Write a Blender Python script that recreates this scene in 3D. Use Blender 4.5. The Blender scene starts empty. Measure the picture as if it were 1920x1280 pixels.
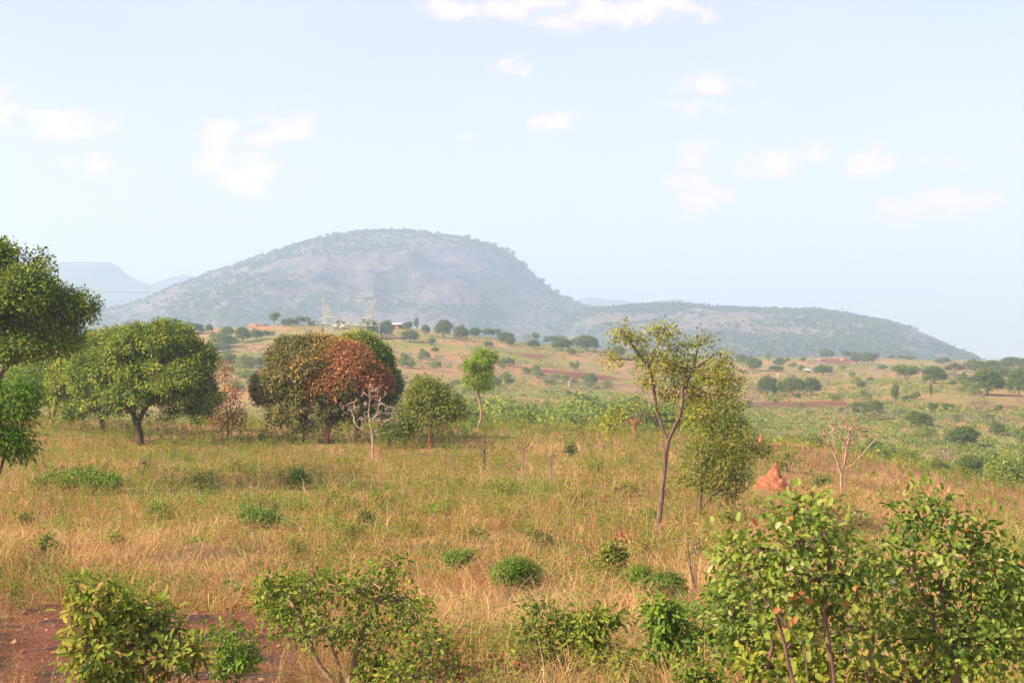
import bpy, math, random
import numpy as np
from mathutils import Vector

# ------------------------------------------------------------------ camera, light, sky
F = 2667.0            # focal length in pixels of the 1920 px wide photograph (50 mm)
HR = 665.0            # row of the horizon
scn = bpy.context.scene
C = scn.collection
cam_d = bpy.data.cameras.new('camera')
cam = bpy.data.objects.new('camera', cam_d)
C.objects.link(cam)
cam_d.sensor_width = 36.0
cam_d.lens = 36.0 * F / 1920.0
cam.location = (0, 0, 0)
cam.rotation_euler = (math.radians(90), 0, 0)
cam_d.shift_y = (HR - 640.0) / 1920.0
cam_d.clip_start = 0.5
cam_d.clip_end = 40000
scn.camera = cam

SUN_EL, SUN_AZ = 34.0, -118.0        # azimuth from +Y, clockwise positive: the sun is left and a little behind
sd = bpy.data.lights.new('sun', 'SUN')
sun = bpy.data.objects.new('sun', sd)
C.objects.link(sun)
sd.energy = 4.8
sd.angle = math.radians(0.5)
sd.color = (1.0, 0.83, 0.60)
_e, _a = math.radians(SUN_EL), math.radians(SUN_AZ)
sdir = Vector((math.sin(_a) * math.cos(_e), math.cos(_a) * math.cos(_e), math.sin(_e)))
sun.rotation_euler = sdir.to_track_quat('Z', 'Y').to_euler()

scn.view_settings.view_transform = 'Standard'
scn.view_settings.look = 'None'
scn.view_settings.exposure = 1.34
scn.view_settings.gamma = 1.0
scn.cycles.use_denoising = True
scn.cycles.volume_bounces = 1
scn.cycles.max_bounces = 6
scn.cycles.diffuse_bounces = 3
scn.cycles.glossy_bounces = 1
scn.cycles.transmission_bounces = 3
scn.cycles.transparent_max_bounces = 4
scn.cycles.sample_clamp_indirect = 6.0


class NT:
    """small node-tree writer"""
    def __init__(s, tree):
        s.t = tree
        s.n = tree.nodes
        s.l = tree.links
    def node(s, typ, **kw):
        n = s.n.new(typ)
        for k, v in kw.items():
            setattr(n, k, v)
        return n
    def put(s, sock, v):
        if isinstance(v, bpy.types.NodeSocket):
            s.l.new(v, sock)
        else:
            if hasattr(sock.default_value, '__len__') and not hasattr(v, '__len__'):
                v = [v] * len(sock.default_value)
            if hasattr(v, '__len__') and len(sock.default_value) == 4 and len(v) == 3:
                v = (*v, 1)
            sock.default_value = v
    def m(s, op, a, b=0.0, c=0.0, clamp=False):
        n = s.node('ShaderNodeMath', operation=op, use_clamp=clamp)
        for i, v in enumerate((a, b, c)):
            s.put(n.inputs[i], v)
        return n.outputs[0]
    def vm(s, op, a, b=(0, 0, 0)):
        n = s.node('ShaderNodeVectorMath', operation=op)
        s.put(n.inputs[0], a)
        s.put(n.inputs[1], b)
        return n.outputs[0]
    def mix(s, fac, a, b, blend='MIX'):
        n = s.node('ShaderNodeMix', data_type='RGBA', blend_type=blend)
        s.put(n.inputs[0], fac)
        s.put(n.inputs[6], a)
        s.put(n.inputs[7], b)
        return n.outputs[2]
    def noise(s, vec, scale, detail=4.0, rough=0.55, dist=0.0):
        n = s.node('ShaderNodeTexNoise')
        s.put(n.inputs['Vector'], vec)
        n.inputs['Scale'].default_value = scale
        n.inputs['Detail'].default_value = detail
        n.inputs['Roughness'].default_value = rough
        n.inputs['Distortion'].default_value = dist
        return n.outputs[0]
    def ramp(s, fac, lo, hi, a=0.0, b=1.0):
        n = s.node('ShaderNodeMapRange', interpolation_type='SMOOTHSTEP')
        for i, v in enumerate((fac, lo, hi, a, b)):
            s.put(n.inputs[i], v)
        return n.outputs[0]
    def cramp(s, fac, stops):
        n = s.node('ShaderNodeValToRGB')
        s.put(n.inputs[0], fac)
        el = n.color_ramp.elements
        while len(el) < len(stops):
            el.new(0.5)
        for e, (p, c) in zip(el, stops):
            e.position = p
            e.color = (*c, 1)
        return n.outputs[0]


world = bpy.data.worlds.new('World')
scn.world = world
world.use_nodes = True
W = NT(world.node_tree)
W.n.clear()
sky = W.node('ShaderNodeTexSky', sky_type='NISHITA')
sky.sun_disc = False
sky.sun_elevation = math.radians(SUN_EL)
sky.sun_rotation = math.radians(SUN_AZ)
sky.air_density = 1.0
sky.dust_density = 1.6
sky.ozone_density = 1.3
tc = W.node('ShaderNodeTexCoord')
sp = W.node('ShaderNodeSeparateXYZ')
W.l.new(tc.outputs['Generated'], sp.inputs[0])
gy = W.m('MAXIMUM', sp.outputs[1], 0.02)
du = W.m('DIVIDE', sp.outputs[0], gy)
dv = W.m('DIVIDE', sp.outputs[2], gy)
cmb = W.node('ShaderNodeCombineXYZ')
W.l.new(du, cmb.inputs[0])
W.l.new(W.m('MULTIPLY', dv, 1.7), cmb.inputs[1])
n1 = W.noise(cmb.outputs[0], 30.0, 8.0, 0.6)
n2 = W.noise(cmb.outputs[0], 6.0, 3.0, 0.5)
# soft cumulus banks: (u, row, half width, half height, weight) in directions of the sky
CL = [(480, 250, 95, 45, 1.0), (450, 320, 75, 60, 0.9), (600, 272, 60, 26, 0.5), (120, 232, 110, 30, 0.9), (160, 305, 60, 22, 0.6),
      (5, 205, 34, 60, 0.9), (870, 10, 90, 26, 0.9), (1090, 18, 210, 34, 1.0), (1250, 25, 60, 22, 0.8), (958, 127, 50, 18, 0.8),
      (1318, 158, 75, 20, 0.9), (1290, 207, 95, 20, 0.75), (1042, 228, 60, 18, 0.8), (888, 258, 36, 18, 0.65), (1310, 345, 60, 70, 1.0),
      (1400, 310, 150, 36, 0.8), (1535, 292, 46, 24, 1.0), (1640, 300, 70, 30, 0.9), (1730, 312, 60, 26, 0.8), (1700, 395, 105, 34, 1.0),
      (1800, 370, 90, 24, 0.95), (1505, 470, 60, 20, 0.5), (1325, 36, 40, 16, 0.7), (1435, 190, 40, 16, 0.45), (260, 330, 50, 50, 0.35),
      (560, 350, 60, 40, 0.4), (-300, 150, 200, 80, 0.8), (2250, 240, 200, 60, 0.8), (400, 405, 120, 25, 0.25), (920, 380, 60, 40, 0.25)]
acc = None
for (cu, cr, hw, hh, wt) in CL:
    a = W.m('MULTIPLY', W.m('SUBTRACT', du, (cu - 960) / F), F / hw)
    b = W.m('MULTIPLY', W.m('SUBTRACT', dv, (HR - cr) / F), F / hh)
    q = W.m('ADD', W.m('MULTIPLY', a, a), W.m('MULTIPLY', b, b))
    g = W.m('MULTIPLY', W.m('DIVIDE', 1.0, W.m('ADD', 1.0, W.m('MULTIPLY', q, q))), wt)
    acc = g if acc is None else W.m('MAXIMUM', acc, g)
cl = W.m('ADD', acc, W.m('MULTIPLY', W.m('SUBTRACT', n1, 0.5), 4.2))
cl = W.m('MULTIPLY', W.ramp(cl, 0.2, 1.5), W.ramp(acc, 0.03, 0.55))
SKYS = 0.085
cloudc = (7.4, 5.3, 4.9)
wisp = W.m('ADD', W.m('MULTIPLY', W.ramp(n2, 0.4, 0.8), 0.22), 0.36)
skyc = W.mix(1.0, sky.outputs[0], (1.08, 0.98, 1.04), 'MULTIPLY')
base = W.mix(wisp, skyc, (4.6, 4.4, 4.5))
base = W.mix(W.m('MULTIPLY', W.m('EXPONENT', W.m('MULTIPLY', W.m('MAXIMUM', sp.outputs[2], 0.0), -11.0)), 0.85), base, (6.6, 5.5, 4.5))
col = W.mix(W.m('MULTIPLY', cl, 0.8), base, cloudc)
bg = W.node('ShaderNodeBackground')
W.l.new(col, bg.inputs[0])
bg.inputs[1].default_value = SKYS
wo = W.node('ShaderNodeOutputWorld')
W.l.new(bg.outputs[0], wo.inputs[0])

# ------------------------------------------------------------------ helpers
rng = np.random.default_rng(11)


def tag(o, label=None, cat=None, group=None, kind=None):
    if label: o['label'] = label
    if cat: o['category'] = cat
    if group: o['group'] = group
    if kind: o['kind'] = kind
    return o


def mesh_np(name, V, Q, mats, tint=None, mi=None, smooth=False, extra=None):
    """V (n,3), Q (m,4) quads -> mesh"""
    me = bpy.data.meshes.new(name)
    V = np.ascontiguousarray(V, dtype=np.float32)
    Q = np.ascontiguousarray(Q, dtype=np.int32)
    k = Q.shape[1]
    me.vertices.add(len(V))
    me.vertices.foreach_set('co', V.ravel())
    me.loops.add(Q.size)
    me.loops.foreach_set('vertex_index', Q.ravel())
    me.polygons.add(len(Q))
    me.polygons.foreach_set('loop_start', np.arange(0, Q.size, k, dtype=np.int32))
    me.polygons.foreach_set('loop_total', np.full(len(Q), k, dtype=np.int32))
    if mi is not None:
        me.polygons.foreach_set('material_index', np.asarray(mi, dtype=np.int32))
    if smooth:
        me.polygons.foreach_set('use_smooth', np.ones(len(Q), dtype=bool))
    me.update(calc_edges=True)
    if tint is not None:
        a = me.attributes.new('tint', 'FLOAT', 'FACE')
        a.data.foreach_set('value', np.ascontiguousarray(tint, dtype=np.float32))
    if extra:
        for nm, arr in extra.items():
            a = me.attributes.new(nm, 'FLOAT', 'POINT')
            a.data.foreach_set('value', np.ascontiguousarray(arr, dtype=np.float32))
    for m_ in (mats if isinstance(mats, (list, tuple)) else [mats]):
        me.materials.append(m_)
    return me


def link(name, me, parent=None, loc=None):
    o = bpy.data.objects.new(name, me)
    C.objects.link(o)
    if parent: o.parent = parent
    if loc is not None: o.location = loc
    return o


def empty(name, loc, label, cat, group=None):
    o = bpy.data.objects.new(name, None)
    C.objects.link(o)
    o.empty_display_size = 0.2
    o.location = loc
    return tag(o, label, cat, group)


def hash2(ix, iy, s):
    h = (ix.astype(np.int64) * 374761393 + iy.astype(np.int64) * 668265263 + s * 974634777) & 0xffffffff
    h = ((h ^ (h >> 13)) * 1274126177) & 0xffffffff
    h = h ^ (h >> 16)
    return (h & 0xffffff) / float(0xffffff)


def vnoise(x, y, s=0):
    ix, iy = np.floor(x), np.floor(y)
    fx, fy = x - ix, y - iy
    fx = fx * fx * (3 - 2 * fx)
    fy = fy * fy * (3 - 2 * fy)
    a, b = hash2(ix, iy, s), hash2(ix + 1, iy, s)
    c, d = hash2(ix, iy + 1, s), hash2(ix + 1, iy + 1, s)
    return (a * (1 - fx) + b * fx) * (1 - fy) + (c * (1 - fx) + d * fx) * fy


def fbm(x, y, o=4, s=0, g=0.5):
    t, a, n = 0.0, 1.0, 0.0
    for i in range(o):
        t = t + a * vnoise(x * 2 ** i + 17.3 * i, y * 2 ** i - 9.1 * i, s + i)
        n += a
        a *= g
    return t / n


def sstep(a, b, x):
    t = np.clip((x - a) / (b - a), 0, 1)
    return t * t * (3 - 2 * t)

# ------------------------------------------------------------------ terrain
YK = np.array([2, 10, 22, 50, 80, 100, 116, 135, 160, 200, 240, 300, 400, 500, 600, 700, 800, 1000, 1500, 3000, 9000, 20000], float)
UG = np.arange(-3000, 5001, 20, float)


def ucurve(pts):
    p = np.array(pts, float)
    return np.interp(UG, p[:, 0], p[:, 1])


def rowz(pts, Y):
    return (HR - ucurve(pts)) / F * Y


crest = [(-400, 790), (0, 790), (400, 797), (900, 803), (1200, 815), (1400, 828), (1500, 838), (1700, 875), (1920, 925), (2400, 1020)]
T = np.zeros((len(UG), len(YK)))
T[:, 0] = -3.1
T[:, 1] = -3.95
T[:, 2] = -5.07
T[:, 3] = rowz([(0, 965), (900, 975), (1240, 992), (1500, 1008), (1920, 1050), (2400, 1080)], 50)
T[:, 4] = rowz([(0, 842), (900, 855), (1240, 868), (1500, 895), (1700, 925), (1920, 965), (2400, 1050)], 80)
T[:, 5] = rowz([(u, r + (9 if u < 1300 else 3)) for u, r in crest], 100)
T[:, 6] = rowz(crest, 116) * np.interp(UG, [1300, 1900], [1, 1.03])
T[:, 7] = rowz([(u, r + 14) for u, r in crest], 135) - 0.4
T[:, 8] = np.minimum(-12.2, rowz([(u, r) for u, r in crest], 160) * np.interp(UG, [1400, 1900], [1.08, 0.93]))
T[:, 9] = np.interp(UG, [1200, 1900], [-16, -15.6])
T[:, 10] = -15.0
T[:, 11] = rowz([(0, 772), (600, 775), (900, 768), (1200, 775), (1500, 775), (1920, 778), (2400, 780)], 300)
T[:, 12] = rowz([(0, 712), (500, 700), (700, 700), (900, 715), (1200, 735), (1500, 736), (1700, 722), (1920, 728), (2400, 730)], 400)
T[:, 13] = rowz([(0, 668), (200, 662), (500, 650), (700, 652), (900, 662), (1050, 680), (1200, 700), (1500, 712), (1920, 708)], 500)
T[:, 14] = rowz([(-500, 650), (0, 641), (150, 633), (300, 624), (430, 613), (600, 611), (720, 612), (900, 630), (1000, 640), (1150, 662), (1300, 683), (1500, 692), (1920, 697)], 600)
T[:, 15] = T[:, 14] * np.interp(UG, [1100, 1400], [1.0, 1.0]) + np.interp(UG, [0, 800, 1100, 1300], [-3, -4, -3, 0.6])
T[:, 16] = rowz([(0, 655), (500, 645), (900, 650), (1150, 664), (1300, 674), (1500, 671), (1660, 672), (1920, 684)], 800)
T[:, 17] = rowz([(0, 664), (900, 664), (1150, 668), (1300, 676), (1500, 674), (1920, 682)], 1000)
T[:, 18] = rowz([(0, 672), (1920, 676)], 1500)
T[:, 19] = -14
T[:, 20] = -20
T[:, 21] = -20
ker = np.exp(-0.5 * (np.arange(-8, 9) / 3.0) ** 2)
ker /= ker.sum()
for k in range(3, len(YK)):
    T[:, k] = np.convolve(np.pad(T[:, k], 8, mode='edge'), ker, mode='valid')


def ground_z(x, y, rough=True):
    x = np.asarray(x, float)
    y = np.asarray(y, float)
    r = np.hypot(x, y)
    Y = np.clip(np.maximum(y, 0.35 * r), 2.01, 19990)
    u = np.clip(960 + F * x / Y, -2990, 4980)
    iu = (u - UG[0]) / 20
    i0 = np.clip(np.floor(iu).astype(int), 0, len(UG) - 2)
    fu = iu - i0
    k = np.clip(np.searchsorted(YK, Y) - 1, 0, len(YK) - 2)
    L = np.log(YK)
    def col(kk):
        kk = np.clip(kk, 0, len(YK) - 1)
        return T[i0, kk] * (1 - fu) + T[i0 + 1, kk] * fu
    z0, z1, z2, z3 = col(k - 1), col(k), col(k + 1), col(k + 2)
    l0, l1, l2, l3 = L[np.clip(k - 1, 0, 99)], L[k], L[k + 1], L[np.clip(k + 2, 0, len(YK) - 1)]
    t = (np.log(Y) - l1) / (l2 - l1)
    m1 = np.where(k > 0, (z2 - z0) / np.maximum(l2 - l0, 1e-6), (z2 - z1) / (l2 - l1)) * (l2 - l1)
    m2 = np.where(k < len(YK) - 2, (z3 - z1) / np.maximum(l3 - l1, 1e-6), (z2 - z1) / (l2 - l1)) * (l2 - l1)
    z = (2 * t ** 3 - 3 * t ** 2 + 1) * z1 + (t ** 3 - 2 * t ** 2 + t) * m1 + (-2 * t ** 3 + 3 * t ** 2) * z2 + (t ** 3 - t ** 2) * m2
    if rough:
        z = z + (fbm(x / 3.1, y / 3.1, 3, 5) - 0.5) * 0.34 * sstep(4, 20, r)
        z = z + (fbm(x / 45, y / 45, 3, 9) - 0.5) * 2.2 * sstep(140, 400, Y)
        z = z + (fbm(x / 0.7, y / 0.7, 2, 3) - 0.5) * 0.12 * (1 - sstep(40, 80, Y))
    return z


def gz(x, y):
    return float(ground_z(np.array([x]), np.array([y]))[0])


_YS = np.exp(np.linspace(math.log(14), math.log(1400), 900))


def at_row(u, row):
    """first visible ground point under pixel (u, row)"""
    x = (u - 960) / F * _YS
    rows = HR - ground_z(x, _YS, False) / _YS * F
    run = np.minimum.accumulate(rows)
    idx = np.where(run <= row)[0]
    Y = _YS[idx[0]] if len(idx) else _YS[int(np.argmin(rows))]
    x = (u - 960) / F * Y
    return x, float(Y), gz(x, Y)


def at_depth(u, Y):
    x = (u - 960) / F * Y
    return x, Y, gz(x, Y)


# ground zones (real surface colour: bare red soil, green cover, char)
def zones(x, y):
    Y = np.maximum(y, 1.0)
    u = 960 + F * x / Y
    n = fbm(x / 2.2, y / 2.2, 4, 21)
    n_big = fbm(x / 14, y / 9, 3, 31)
    soil = sstep(0.52, 0.62, 1.12 * np.exp(-(((u - 250) / 380) ** 4)) * sstep(33, 28, Y) * sstep(5, 14, Y) + (n - 0.5) * 1.1)
    soil = np.maximum(soil, sstep(0.55, 0.7, np.exp(-((u - 820) / 260) ** 2 - ((Y - 41.5 - (u - 820) * 0.002) / 1.3) ** 2) + (n - 0.5) * 0.7))
    # patches of bare red earth on far slopes: (u, Y, du, dY)
    far = np.zeros_like(Y)
    for (cu, cY, wu, wY, w) in [(560, 470, 80, 22, .8), (720, 545, 60, 12, 1), (1075, 455, 130, 16, 1), (1000, 520, 90, 10, .7), (1130, 425, 140, 10, .8), (700, 480, 70, 10, .7),
                                (1510, 335, 190, 14, 1), (1600, 372, 120, 16, .6), (1570, 760, 60, 40, 1.0), (1880, 330, 90, 30, .6), (800, 350, 60, 14, .6),
                                (1330, 112, 90, 5, 1), (1210, 106, 60, 4, 1), (1480, 104, 60, 4, .9), (610, 95, 60, 4, .6), (1830, 105, 80, 4, .7), (430, 105, 50, 5, .8),
                                (1900, 290, 60, 10, .5), (480, 565, 40, 14, .7), (450, 440, 60, 12, .9), (1700, 600, 120, 30, .6)]:
        far = np.maximum(far, w * np.exp(-((u - cu) / wu) ** 2 - ((Y - cY) / wY) ** 2))
    soil = np.maximum(soil, sstep(0.4, 0.75, far + (fbm(x / 9, y / 9, 4, 41) - 0.5) * 1.1) * sstep(60, 90, Y))
    char = sstep(0.63, 0.78, n_big * 0.5 + fbm(x / 0.9, y / 0.6, 3, 51) * 0.75) * soil * (Y < 60)
    green = fbm(x / 7, y / 7, 3, 61)
    mid = sstep(50, 62, Y) * sstep(112, 92, Y) * sstep(1150, 950, u)
    green = green * 0.6 + 0.22 * mid + 0.08
    green = green - 0.3 * sstep(1380, 1550, u) * sstep(50, 75, Y) * (Y < 130)
    green = np.where(Y > 130, 0.20 + 0.62 * fbm(x / 50, y / 30, 4, 71), green)
    return soil, char, np.clip(green, 0, 1)


HAY = [(230, 37, 190, 4.0), (430, 33.5, 130, 4.0), (60, 40, 120, 3), (660, 31, 80, 3.0), (790, 27.5, 130, 3.0), (960, 30, 90, 2.5), (1040, 25.5, 80, 2), (1230, 25, 70, 2.4), (1180, 29, 90, 2.4), (1320, 34, 90, 3), (1420, 48, 90, 4),
       (1750, 60, 150, 7), (1560, 70, 160, 5), (1000, 85, 200, 5), (1700, 82, 120, 5), (900, 33, 120, 3), (560, 27, 80, 2), (1350, 27, 80, 2.5)]


def hay(x, y):
    u = 960 + F * x / np.maximum(y, 1)
    m_ = np.zeros_like(u)
    for (cu, cY, wu, wY) in HAY:
        m_ = np.maximum(m_, np.exp(-((u - cu) / wu) ** 2 - ((y - cY) / wY) ** 2))
    return sstep(0.42, 0.62, m_ + (fbm(x / 1.6, y / 1.6, 3, 191) - 0.5) * 0.9)


def build_ground():
    rad = np.concatenate([[0.5, 1.2], np.exp(np.linspace(math.log(2.0), math.log(16000), 700))])
    th = np.concatenate([np.linspace(-180, -46, 60)[:-1], np.linspace(-46, -24, 60)[:-1], np.linspace(-24, 24, 560), np.linspace(24, 46, 60)[1:], np.linspace(46, 180, 60)[1:]])
    th = np.radians(th)
    R, A = np.meshgrid(rad, th, indexing='ij')
    X, Y = R * np.sin(A), R * np.cos(A)
    Z = ground_z(X.ravel(), Y.ravel()).reshape(X.shape)
    nr, nt = X.shape
    idx = np.arange(nr * nt).reshape(nr, nt)
    Q = np.stack([idx[:-1, :-1], idx[:-1, 1:], idx[1:, 1:], idx[1:, :-1]], -1).reshape(-1, 4)
    Q = Q[:, ::-1]
    s, c, g = zones(X.ravel(), Y.ravel())
    me = mesh_np('ground', np.stack([X, Y, Z], -1).reshape(-1, 3), Q, M_GROUND, smooth=True, extra={'soil': s, 'char': c, 'green': g})
    o = link('ground', me)
    return tag(o, 'savanna ground of dry straw, green weeds and patches of red earth', None, None, 'structure')


def mat(name):
    m_ = bpy.data.materials.new(name)
    m_.use_nodes = True
    m_.node_tree.nodes.clear()
    return m_, NT(m_.node_tree)


def finish(N, colr, rough=0.85, bump=None, bstr=0.5, bdist=0.1, spec=0.2):
    p = N.node('ShaderNodeBsdfPrincipled')
    N.put(p.inputs['Base Color'], colr)
    p.inputs['Roughness'].default_value = rough
    p.inputs['Specular IOR Level'].default_value = spec
    if bump is not None:
        b = N.node('ShaderNodeBump')
        b.inputs['Strength'].default_value = bstr
        b.inputs['Distance'].default_value = bdist
        N.put(b.inputs['Height'], bump)
        N.l.new(b.outputs[0], p.inputs['Normal'])
    o = N.node('ShaderNodeOutputMaterial')
    N.l.new(p.outputs[0], o.inputs[0])


def attr(N, nm):
    a = N.node('ShaderNodeAttribute')
    a.attribute_name = nm
    return a.outputs['Fac']


def ground_mat():
    m_, N = mat('savanna_ground')
    g = N.node('ShaderNodeNewGeometry')
    P = g.outputs['Position']
    near = N.noise(P, 2.3, 6, 0.7)
    fine = N.noise(P, 14.0, 5, 0.7)
    mid = N.noise(P, 0.11, 6, 0.65)
    big = N.noise(P, 0.018, 6, 0.62)
    straw = N.mix(near, (0.25, 0.125, 0.055), (0.46, 0.28, 0.125))
    straw = N.mix(N.ramp(mid, 0.42, 0.62), straw, (0.36, 0.19, 0.095))
    straw = N.mix(N.m('MULTIPLY', N.ramp(fine, 0.48, 0.62), 0.6), straw, (0.15, 0.075, 0.045))
    grn = N.mix(near, (0.12, 0.13, 0.03), (0.27, 0.25, 0.07))
    gm = N.m('ADD', attr(N, 'green'), N.m('MULTIPLY', N.m('SUBTRACT', N.m('ADD', N.m('MULTIPLY', mid, 0.6), N.m('MULTIPLY', near, 0.4)), 0.5), 2.2))
    gm = N.m('ADD', gm, N.m('MULTIPLY', N.m('SUBTRACT', big, 0.5), 1.2))
    c = N.mix(N.ramp(gm, 0.35, 0.8), straw, grn)
    soil = N.mix(N.ramp(fine, 0.35, 0.7), (0.105, 0.04, 0.024), (0.25, 0.11, 0.062))
    c = N.mix(attr(N, 'soil'), c, soil)
    c = N.mix(N.m('MULTIPLY', N.ramp(fine, 0.55, 0.72), 0.45), c, (0.16, 0.075, 0.04))
    c = N.mix(attr(N, 'char'), c, (0.045, 0.036, 0.034))
    finish(N, c, 0.95, N.m('ADD', near, N.m('MULTIPLY', fine, 0.5)), 0.6, 0.12, 0.05)
    return m_


M_GROUND = ground_mat()
build_ground()


# ------------------------------------------------------------------ hills
def hill_mat(name, rock, grass, veg, pale, vegbias=0.0, palew=1.0):
    m_, N = mat(name)
    g = N.node('ShaderNodeNewGeometry')
    P = g.outputs['Position']
    st = N.vm('MULTIPLY', P, (1.0, 0.8, 2.2))
    n1 = N.noise(st, 0.0042, 7, 0.62, 0.4)
    n2 = N.noise(st, 0.013, 7, 0.68)
    n3 = N.noise(P, 0.05, 5, 0.7)
    n4 = N.noise(N.vm('MULTIPLY', P, (1.0, 1.0, 0.22)), 0.02, 5, 0.6)
    c = N.mix(N.ramp(n2, 0.38, 0.62), rock, grass)
    bare = attr(N, 'bare')
    c = N.mix(N.m('MULTIPLY', bare, 0.45), c, tuple(v * 0.35 for v in rock))
    rk = N.mix(N.ramp(n4, 0.35, 0.65), tuple(v * v_ for v, v_ in zip(rock, (0.18, 0.24, 0.38))), tuple(v * 1.05 for v in rock))
    c = N.mix(N.ramp(N.m('ADD', bare, N.m('MULTIPLY', N.m('SUBTRACT', n1, 0.5), 1.6)), 0.45, 0.65), c, rk)
    vm_ = N.m('ADD', N.m('ADD', N.m('MULTIPLY', n1, 0.5), N.m('MULTIPLY', n2, 0.5)), N.m('MULTIPLY', N.m('SUBTRACT', n3, 0.5), 0.5))
    vm_ = N.m('SUBTRACT', N.m('ADD', vm_, vegbias), N.m('MULTIPLY', bare, 0.16))
    c = N.mix(N.ramp(vm_, 0.49, 0.57), c, veg)
    pm = N.m('MULTIPLY', attr(N, 'pale'), palew)
    c = N.mix(N.ramp(N.m('ADD', pm, N.m('MULTIPLY', N.m('SUBTRACT', N.m('ADD', N.m('MULTIPLY', n2, .5), N.m('MULTIPLY', n3, .5)), 0.5), 6.0)), 0.8, 1.25), c, pale)
    finish(N, c, 0.95, N.m('ADD', n2, N.m('MULTIPLY', n3, 0.4)), 0.9, 14.0, 0.05)
    return m_


def hill(name, label, pts, Yc, wf, wb, m_, zb=-30, gully=0.12, bare=None, pale=None, nx=420, ny=150, power=1.4, us=None):
    """heightfield whose crest line follows pts (u, row) at depth Yc; the crest wanders in depth so it is a real ridge"""
    p = np.array(pts, float)
    u0, u1 = p[0, 0], p[-1, 0]
    us = np.linspace(u0, u1, nx)
    H = (HR - np.interp(us, p[:, 0], p[:, 1])) / F * Yc - zb
    ts = np.concatenate([-np.linspace(1, 0, ny // 2 * 4 // 3) ** 1.0, np.linspace(0, 1, ny // 3)[1:]])
    Ug, Tg = np.meshgrid(us, ts, indexing='ij')
    Hg = np.repeat(H[:, None], len(ts), 1)
    xm = (us[int(np.argmax(H))] - 960) / F * Yc
    X = xm + ((Ug - 960) / F * Yc - xm) * (1 - 0.46 * np.abs(Tg) ** 1.05)
    Yd = np.where(Tg < 0, Tg * wf, Tg * wb)
    Y = Yc + Yd
    prof = 1 - np.abs(Tg) ** power
    n = fbm(X / 170, Y / 170, 5, 81) - 0.5
    n2 = fbm(X / 60, Y / 110, 4, 91) - 0.5
    k = np.abs(Tg)
    amp = Hg * gully * (4 * np.minimum(k, 0.5) + 0.03)
    Z = zb + Hg * prof + (n * 1.4 + n2 * 0.6) * amp * (1 - k ** 6)
    Z[0, :] = np.minimum(Z[0, :], zb)
    Z[:, 0] = zb
    Z[:, -1] = zb
    Z[-1, :] = np.minimum(Z[-1, :], zb)
    nr, nt = X.shape
    idx = np.arange(nr * nt).reshape(nr, nt)
    Q = np.stack([idx[:-1, :-1], idx[1:, :-1], idx[1:, 1:], idx[:-1, 1:]], -1).reshape(-1, 4)
    ub = 960 + F * X / Y
    rb = HR - F * Z / Y
    b = bare(ub, rb, X, Z) if bare else np.zeros_like(X)
    pa = pale(ub, rb, X, Z) if pale else np.zeros_like(X)
    me = mesh_np(name, np.stack([X, Y, Z], -1).reshape(-1, 3), Q, m_, smooth=True, extra={'bare': b.ravel(), 'pale': pa.ravel()})
    o = link(name, me)
    tag(o, label, None, None, 'structure')
    return (X, Y, Z, b)


M_DOME = hill_mat('granite_dome', (0.115, 0.095, 0.125), (0.175, 0.135, 0.135), (0.035, 0.05, 0.04), (0.36, 0.30, 0.27))  # rock tone pushed towards violet-blue, part of the haze tint painted into it
M_HILL = hill_mat('wooded_hill', (0.13, 0.11, 0.115), (0.20, 0.155, 0.135), (0.045, 0.065, 0.04), (0.45, 0.38, 0.32), 0.015, 0.8)
M_FAR = hill_mat('far_mountain', (0.10, 0.09, 0.09), (0.12, 0.11, 0.09), (0.06, 0.07, 0.05), (0.2, 0.2, 0.2), 0.0, 0.3)

DOME = [(120, 640), (150, 606), (175, 590), (200, 582), (240, 574), (290, 555), (340, 534), (400, 511), (450, 497), (500, 479), (560, 460), (620, 443), (660, 436), (720, 434), (780, 435), (850, 442), (900, 452),
        (945, 467), (965, 480), (985, 497), (1010, 522), (1040, 546), (1070, 563), (1095, 574), (1130, 592), (1180, 622), (1240, 660)]
LOW = [(1000, 640), (1050, 600), (1090, 582), (1150, 577), (1200, 572), (1260, 569), (1310, 574), (1370, 578), (1430, 580), (1520, 581), (1580, 588), (1640, 599), (1700, 613), (1743, 632), (1785, 655), (1808, 672), (1830, 695)]


def bare_dome(u, r, X, Z):
    a = np.exp(-((u - 880) / 170) ** 2 - ((r - 500) / 42) ** 2) * 1.2
    a2 = np.exp(-((u - 680) / 150) ** 2 - ((r - 520) / 28) ** 2) * 0.8
    a3 = np.exp(-((u - 990) / 60) ** 2 - ((r - 530) / 40) ** 2) * 0.9
    return np.maximum(np.maximum(a, a2), a3)


def pale_dome(u, r, X, Z):
    a = np.zeros_like(u)
    for (cu, cr, wu, wr, w) in [(770, 556, 75, 14, .9), (690, 565, 60, 12, .85), (640, 560, 40, 10, .6), (940, 518, 6, 18, .8), (985, 548, 30, 8, .5), (870, 445, 60, 4, .5), (930, 462, 40, 4, .6), (655, 492, 20, 5, .4), (800, 555, 22, 7, 1.0)]:
        a = np.maximum(a, w * np.exp(-((u - cu) / wu) ** 2 - ((r - cr) / wr) ** 2))
    return a


def bare_low(u, r, X, Z):
    return np.exp(-((u - 1735) / 50) ** 2 - ((r - 645) / 30) ** 2) * 0.9


def pale_low(u, r, X, Z):
    a = np.zeros_like(u)
    for (cu, cr, wu, wr, w) in [(1400, 610, 40, 5, .7), (1500, 640, 60, 8, .4), (1330, 590, 50, 5, .4)]:
        a = np.maximum(a, w * np.exp(-((u - cu) / wu) ** 2 - ((r - cr) / wr) ** 2))
    return a


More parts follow.
